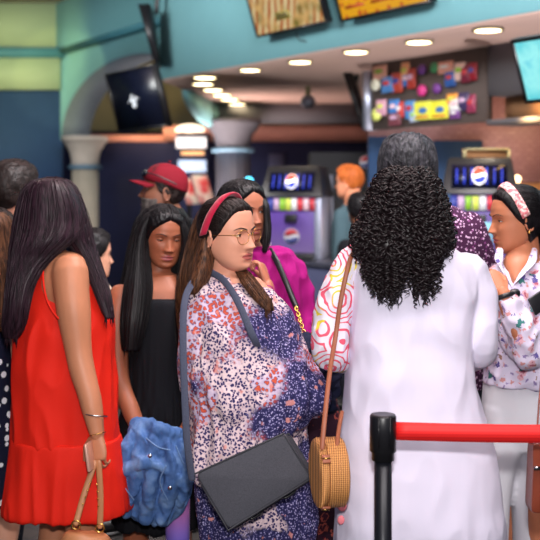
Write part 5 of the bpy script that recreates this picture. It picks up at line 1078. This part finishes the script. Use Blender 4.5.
for b in be:
    p = np.array([.0895*math.sin(b), -.006+.045*math.cos(b), .002+.124*math.cos(b)]); o_ = nrm((math.sin(b), .25, math.cos(b))); rows.append(p+np.cos(a)[:, None]*np.array([0, .88, -.45])*.0165+np.sin(a)[:, None]*o_*.006)
t = NT('pink_woven_band'); t.col(t.ramp(t.noise(90, 3), [(.42, S(200, 100, 110)), (.52, S(232, 168, 166)), (.6, S(240, 214, 206))])).set(.8); t.bump(t.noise(200, 2), .4, .002)
MB().grid(fr(np.array(rows).reshape(-1, 3)).reshape(len(rows), 14, 3)).build('headband', t.m, r)
for s_ in (-1, 1):
    e_ = fr((s_*.083, -.010, -.042)); MB().ell(e_, (.005, .005, .005), n=12, m=8).build('earring', M['gold'], r)
garment([('r', [(254, 524, 552, .05, 3.46), (258, 512, 560, .06, 3.465), (266, 498, 568, .09, 3.45), (278, 489, 572, .11, 3.43), (300, 486, 576, .12, 3.42), (340, 484, 578, .125, 3.42), (383, 484, 578, .13, 3.42)]),
              ('t', [at(514, 278, 3.38), at(512, 325, 3.30), at(530, 352, 3.21), at(517, 322, 3.19), at(509, 306, 3.19)], [.060, .060, .056, .048, .038])], 'flower_print_shirt', fb['rshirt'], r, .006, [(.012, (9, 9, 6), 3, False), (.007, (22, 22, 12), 5, True)])
vm = MB(); V_ = [at(501, 256, 3.315), at(531, 256, 3.33), at(514, 286, 3.285)]
vm.grid(prows([(242, 514, 532, .03, 3.41), (250, 509, 532, .04, 3.40), (259, 505, 530, .048, 3.375), (268, 504, 526, .05, 3.36), (278, 507, 519, .045, 3.345), (287, 510, 514, .03, 3.34)])[0])
vm.build('neckline_skin', sk['right'], r)
for pth in ([at(500, 250, 3.36), at(499, 262, 3.32), at(505, 276, 3.295), at(511, 286, 3.285)], [at(534, 250, 3.38), at(531, 262, 3.33), at(521, 275, 3.295), at(512, 287, 3.285)]):
    MB().tube(pth, [.012, .016, .012, .006], n=12, flat=.35, ref=(.3, .2, 1)).build('collar', fb['rshirt'], r)
dax = nrm(at(512, 318, 3.18)-w1); p = w1+dax*.012; u_ = nrm(np.cross(dax, (0, 1, 0))); v_ = np.cross(dax, u_)
MB().tube([p+u_*.030*math.cos(t)+v_*.030*math.sin(t) for t in np.linspace(0, 2*np.pi, 24, endpoint=False)], .008, n=10, sub=2, loop=True, flat=1).build('watch_strap', M['black'], r)
MB().tube([p+u_*.030-v_*.01, p+u_*.040-v_*.012], .016, n=20, sub=1).build('watch_case', M['black'], r)
garment([('r', [(380, 486, 576, .12, 3.43), (400, 484, 580, .13, 3.43), (425, 483, 583, .13, 3.43), (446, 483, 584, .11, 3.43)]), ('r', [(405, 484, 545, .10, 3.42), (440, 483, 530, .10, 3.42), (480, 483, 513, .09, 3.42), (560, 483, 508, .08, 3.42), (645, 480, 512, .08, 3.42)]), ('r', [(405, 500, 582, .12, 3.44), (440, 500, 584, .12, 3.44), (480, 509, 584, .12, 3.44), (560, 515, 584, .12, 3.44), (645, 514, 588, .12, 3.44)])], 'wide_trousers', fb['trs'], r, .007, [(.010, (10, 10, 1.2), 3, False)])
shoes(r, bb, 1.58, 205, sandal, .1)
r = thing('phone', 'small black phone edge against the flower-print shirt at the right edge', 'phone', at(538, 312, 3.17)); MB().box(at(538, 303, 3.18), (.022, .004, .014), (0, .006, 0), (-.012, 0, .026)).build('phone_case', M['black'], r, smooth=False, bevel=.003)
r = thing('handbag', 'glossy chestnut leather bag with silver clip at the right edge below the belt', 'handbag', at(544, 516, 2.62))
softbox([at(534, 446, 2.62), at(574, 444, 2.62), at(576, 516, 2.62), at(531, 514, 2.62)], np.array([0, .07, 0]), M['leather_br'], 'bag_body', r, .008)
softbox([at(533, 444, 2.605), at(575, 442, 2.605), at(575, 468, 2.605), at(533, 470, 2.605)], np.array([0, .01, 0]), M['leather_br'], 'flap', r, .003)
MB().tube([at(536, 446, 2.64), at(534, 438, 2.64), at(537, 431, 2.64), at(540, 438, 2.64)], .0032, n=8, loop=True).build('clip', M['silver'], r)
MB().tube([at(537, 432, 2.64), at(541, 380, 2.80), at(548, 320, 3.05), at(556, 270, 3.30)], .006, n=8, flat=.4, ref=(1, 0, 0)).build('strap', M['leather_br'], r)
MB().box(at(537, 468, 2.597), (.008, 0, 0), (0, .002, 0), (0, 0, .004)).build('clasp', M['silver'], r, smooth=False)

# ------------------------------------------------------------------ generic background people
def simple_person(label, px, py, Y, heading, H, skin, hair, shirt, trous, wd=1., male=True, sc=1.0, pitch=0, base_px=None, beard=None, group=None, mask=None, thick=.014, rows=None, collar=False):
    bpx = base_px or px; bb = base_of(bpx, Y+.04); r = thing('person', label, 'person', (*bb, 0)); fr = Frame(px, py, Y, heading, pitch, 0, sc); fr.lid = 12
    arms = [arm_default(bb, H, heading, 1, wd), arm_default(bb, H, heading, -1, wd)]
    body(r, fr, skin, lp['dark'], H, heading, bb, wd*.92, .9, arms, male)
    eyes(r, fr, M['iris'], (0, 1, 0), hair, hair)
    haircap(r, fr, mask or hmask_short, thick, hair, 'hair', male=male, flow='short' if male else 'part', nst=420 if male else 200, groove=.002, top=.008 if male else 0)
    if beard: haircap(r, fr, lambda p: sst((-.038-p[..., 2]+.25*np.maximum(0, .05-p[..., 1]))/.008)*sst((p[..., 1]-.012)/.02)*(1-np.exp(-(p[..., 0]/.02)**2-((p[..., 2]+.068)/.010)**2)), .005, beard, 'beard', male=male, nst=0, groove=.002)
    k = H/1.62; h = math.radians(heading); f = np.array([math.cos(h), math.sin(h), 0]); R = np.array([math.sin(h), -math.cos(h), 0]); B = np.array([bb[0], bb[1], 0.]); a = np.linspace(0, 2*np.pi, 40, endpoint=False)
    rw = np.array([[z*H, x*k*wd, y*k] for z, x, y in ((.52, .175, .13), (.60, .165, .125), (.70, .17, .13), (.76, .175, .125), (.80, .16, .10), (.825, .10, .075), (.845, .065, .065))]); rw, _ = cat(rw, np.zeros(len(rw)), 5)
    mb = MB(); mb.grid(np.stack([B+Z*z+R*(np.cos(a)[:, None]*x)+f*(np.sin(a)[:, None]*y) for z, x, y in rw]))
    for am in arms: mb.tube(am['p'][:3], [.060*k, .056*k, .052*k], n=16)
    me = fuse(mb, 'shirt', .008, 4); disp(me, [(.010, (10, 10, 6), 3, False)]); finish(me, 'shirt', shirt, r)
    mb = MB(); rw = np.array([[z*H, x*k*wd, y*k] for z, x, y in ((.44, .15, .11), (.50, .165, .12), (.56, .16, .12))])
    mb.grid(np.stack([B+Z*z+R*(np.cos(a)[:, None]*x)+f*(np.sin(a)[:, None]*y) for z, x, y in rw]))
    for s_ in (-1, 1): mb.tube([B+R*s_*.08*k*wd+Z*H*.50, B+R*s_*.085*k+f*.01+Z*H*.275, B+R*s_*.085*k-f*.015+Z*H*.06], [.095*k, .068*k, .055*k], n=16)
    finish(fuse(mb, 'trousers', .008, 4), 'trousers', trous, r); shoes(r, bb, H, heading, shoem)
    if collar: MB().tube([fr((.055*math.cos(t), -.03+.06*math.sin(t), -.135-.008*math.sin(t))) for t in np.linspace(0, 2*np.pi, 18, endpoint=False)], .009, n=8, loop=True, flat=1.2, sub=2).build('collar', shirt, r)
    return r, fr
simple_person('person with short dark swept-back hair at the left edge, turned away', 13, 193, 4.05, 55, 1.68, sk['lman'], hr['dbrown'], fb['greyt'], fb['jeans'], 1.05, sc=1.04, thick=.018, base_px=-4, collar=True)
# quiff
r, fr = simple_person('person in a dark red baseball cap and black shirt, grey beard, facing left', 163, 191.5, 4.6, 188, 1.68, sk['cap'], hr['dbrown'], fb['black'], fb['jeans'], 1.0, sc=1.03, pitch=-9, base_px=180, beard=hr['beard'], thick=.006)
capm = fabric('dark_red_cotton', S(104, 10, 26), 600)
Gh = head_grid(male=True, nL=90, nA=100); msk = sst((Gh[..., 2]-np.interp(Gh[..., 1], [-.1, .0, .09], [.0, .022, .034]))/.006); N = Gh-np.array([0, -.01, 0]); N /= np.linalg.norm(N, axis=-1)[..., None]
MB().grid(fr((Gh+N*(-.006+msk*.017)[..., None]+np.array([0, 0, .004])*msk[..., None]).reshape(-1, 3)).reshape(Gh.shape)).build('baseball_cap', capm, r)
u = np.linspace(-1, 1, 21); rows = []
for s_ in (0, .35, .7, 1.): rows.append([(.072*x*(1-.12*s_**3), .070+.085*s_*math.sqrt(max(.0, 1-x*x*.85))-.03*x*x, .040-.012*s_-.016*x*x) for x in u])
T_ = np.array(rows); B2 = T_-np.array([0, 0, .005]); MB().grid(fr(np.concatenate([T_, B2[::-1]]).reshape(-1, 3)).reshape(8, 21, 3), closed=False).build('cap_brim', capm, r)
MB().ell(fr((0, -.008, .137)), (.008, .008, .005), n=12, m=6).build('cap_button', capm, r)
sg = thing('sunglasses', 'black wraparound sunglasses resting on the dark red cap', 'sunglasses', fr((0, .085, .06)))
for s_ in (-1, 1):
    MB().ell(fr((s_*.034, .093, .068)), (.027, .010, .020), fr.d((1, -.25*s_, 0)), fr.d((.25*s_, 1, .3)), fr.d((0, -.3, 1)), n=24, m=12).build('lens', plain('sunglass_lens', S(16, 18, 24), .08, bstr=0), sg)
    MB().tube(fr(np.array([(s_*.060, .082, .070), (s_*.086, .045, .066), (s_*.098, -.01, .052), (s_*.096, -.05, .040)])), .0032, n=8).build('temple', M['black'], sg)
MB().tube(fr(np.array([(-.012, .101, .070), (0, .104, .072), (.012, .101, .070)])), .003, n=8).build('bridge', M['black'], sg)
simple_person('person with short ginger hair standing before the service counter', 349, 182, 7.0, 150, 1.72, sk['ginger'], hr['ginger'], fb['tee'], fb['jeans'], 1., sc=1.0, thick=.010, base_px=352)
simple_person('person with dark hair half hidden between the person in red and the one in black', 92, 255, 4.5, 30, 1.38, sk['pale'], hr['black'], fb['beige'], fb['jeans'], .8, male=False, sc=.95, mask=hmask_long, thick=.02)
simple_person('person with dark hair seen low beside the ginger-haired person', 360, 210, 6.2, 100, 1.50, sk['dk'], hr['black'], fb['black'], fb['jeans'], .8, sc=.9, thick=.012, base_px=364)
# woman at the left edge in polka dots
r = thing('person', 'person in a navy polka dot dress at the left edge, long brown-tipped hair', 'person', (*base_of(-12, 3.55), 0))
fr = Frame(-8, 240, 3.55, 60, 0, 0, .95); fr.lid = 12; bb = base_of(-12, 3.58)
body(r, fr, sk['pale'], lp['n'], 1.52, 60, bb, .85, .8, [arm_default(bb, 1.52, 60, 1), arm_default(bb, 1.52, 60, -1)])
haircap(r, fr, hmask_long, .014, hr['dbrown'], 'scalp_hair')
long_hair(r, [[(212, -20, 4, .06, 3.5), (222, -26, 11, .09, 3.5), (245, -30, 15, .10, 3.5), (275, -32, 17, .10, 3.47), (300, -32, 16, .08, 3.44), (330, -28, 12, .05, 3.42)]], hr['brown'], 'long_hair', 260, .0013, 22, .004, 8)
garment([('r', [(283, -30, 6, .06, 3.56), (292, -44, 16, .10, 3.56), (320, -48, 20, .12, 3.56), (360, -44, 19, .125, 3.56), (420, -46, 20, .14, 3.56), (470, -50, 18, .15, 3.56), (500, -52, 16, .155, 3.56)])], 'polka_dot_dress', fb['polka'], r, .007, [(.014, (14, 14, 2), 3, False)])
shoes(r, bb, 1.52, 60, shoem)

# ------------------------------------------------------------------ belt barrier
c = at(383, 540, 2.45); c[2] = 0
r = thing('belt_barrier_post', 'black retractable belt barrier post in the foreground', 'barrier post', c)
ztop = at(0, 414, 2.45)[2]; a = np.linspace(0, 2*np.pi, 48, endpoint=False)
def lathe(prof, name, mat, parent, cc, n=48): return MB().grid(np.array([[(cc[0]+math.cos(t)*rr, cc[1]+math.sin(t)*rr, z) for t in a] for z, rr in prof])).build(name, mat, parent)
lathe([(0, .17), (.008, .175), (.016, .165), (.028, .06), (.034, .03)], 'base', M['blackm'], r, c)
lathe([(.02, .0215), (ztop-.105, .0215)], 'pole', M['blackm'], r, c)
lathe([(ztop-.112, .0275), (ztop-.092, .0275), (ztop-.090, .0325), (ztop-.006, .0325), (ztop-.001, .030), (ztop, .022), (ztop-.001, .012)], 'belt_head', M['black'], r, c)
for s_ in (-1, 1): MB().box(c+Z*(ztop-.04)+np.array([s_*.014, -.0315, 0]), (.0015, 0, 0), (0, .002, 0), (0, 0, .036)).build('slot_rib', M['black'], r, smooth=False)
t = NT('red_webbing'); wv = t.n('ShaderNodeTexWave', wave_type='BANDS', bands_direction='Z'); wv.inputs['Scale'].default_value = 42; t.link(t.tc, wv.inputs[0]); t.col(t.mix(wv.outputs['Fac'], S(238, 34, 30), S(216, 22, 26))).set(.6); t.bump(wv.outputs['Fac'], .1, .001)
p0 = at(396, 431, 2.45); p1 = at(640, 433, 2.43)
mb = MB(); P_ = [p0+(p1-p0)*k/20+np.array([0, 0, -.004*math.sin(math.pi*k/20)]) for k in range(21)]
mb.grid(np.array([[p+Z*.0222-np.array([0, .001, 0]), p+Z*.0222+np.array([0, .001, 0]), p-Z*.0222+np.array([0, .001, 0]), p-Z*.0222-np.array([0, .001, 0])] for p in P_]))
tag(mb.build('barrier_belt', t.m, smooth=False), 'red webbing belt stretched from the black post to the right edge', 'barrier belt')
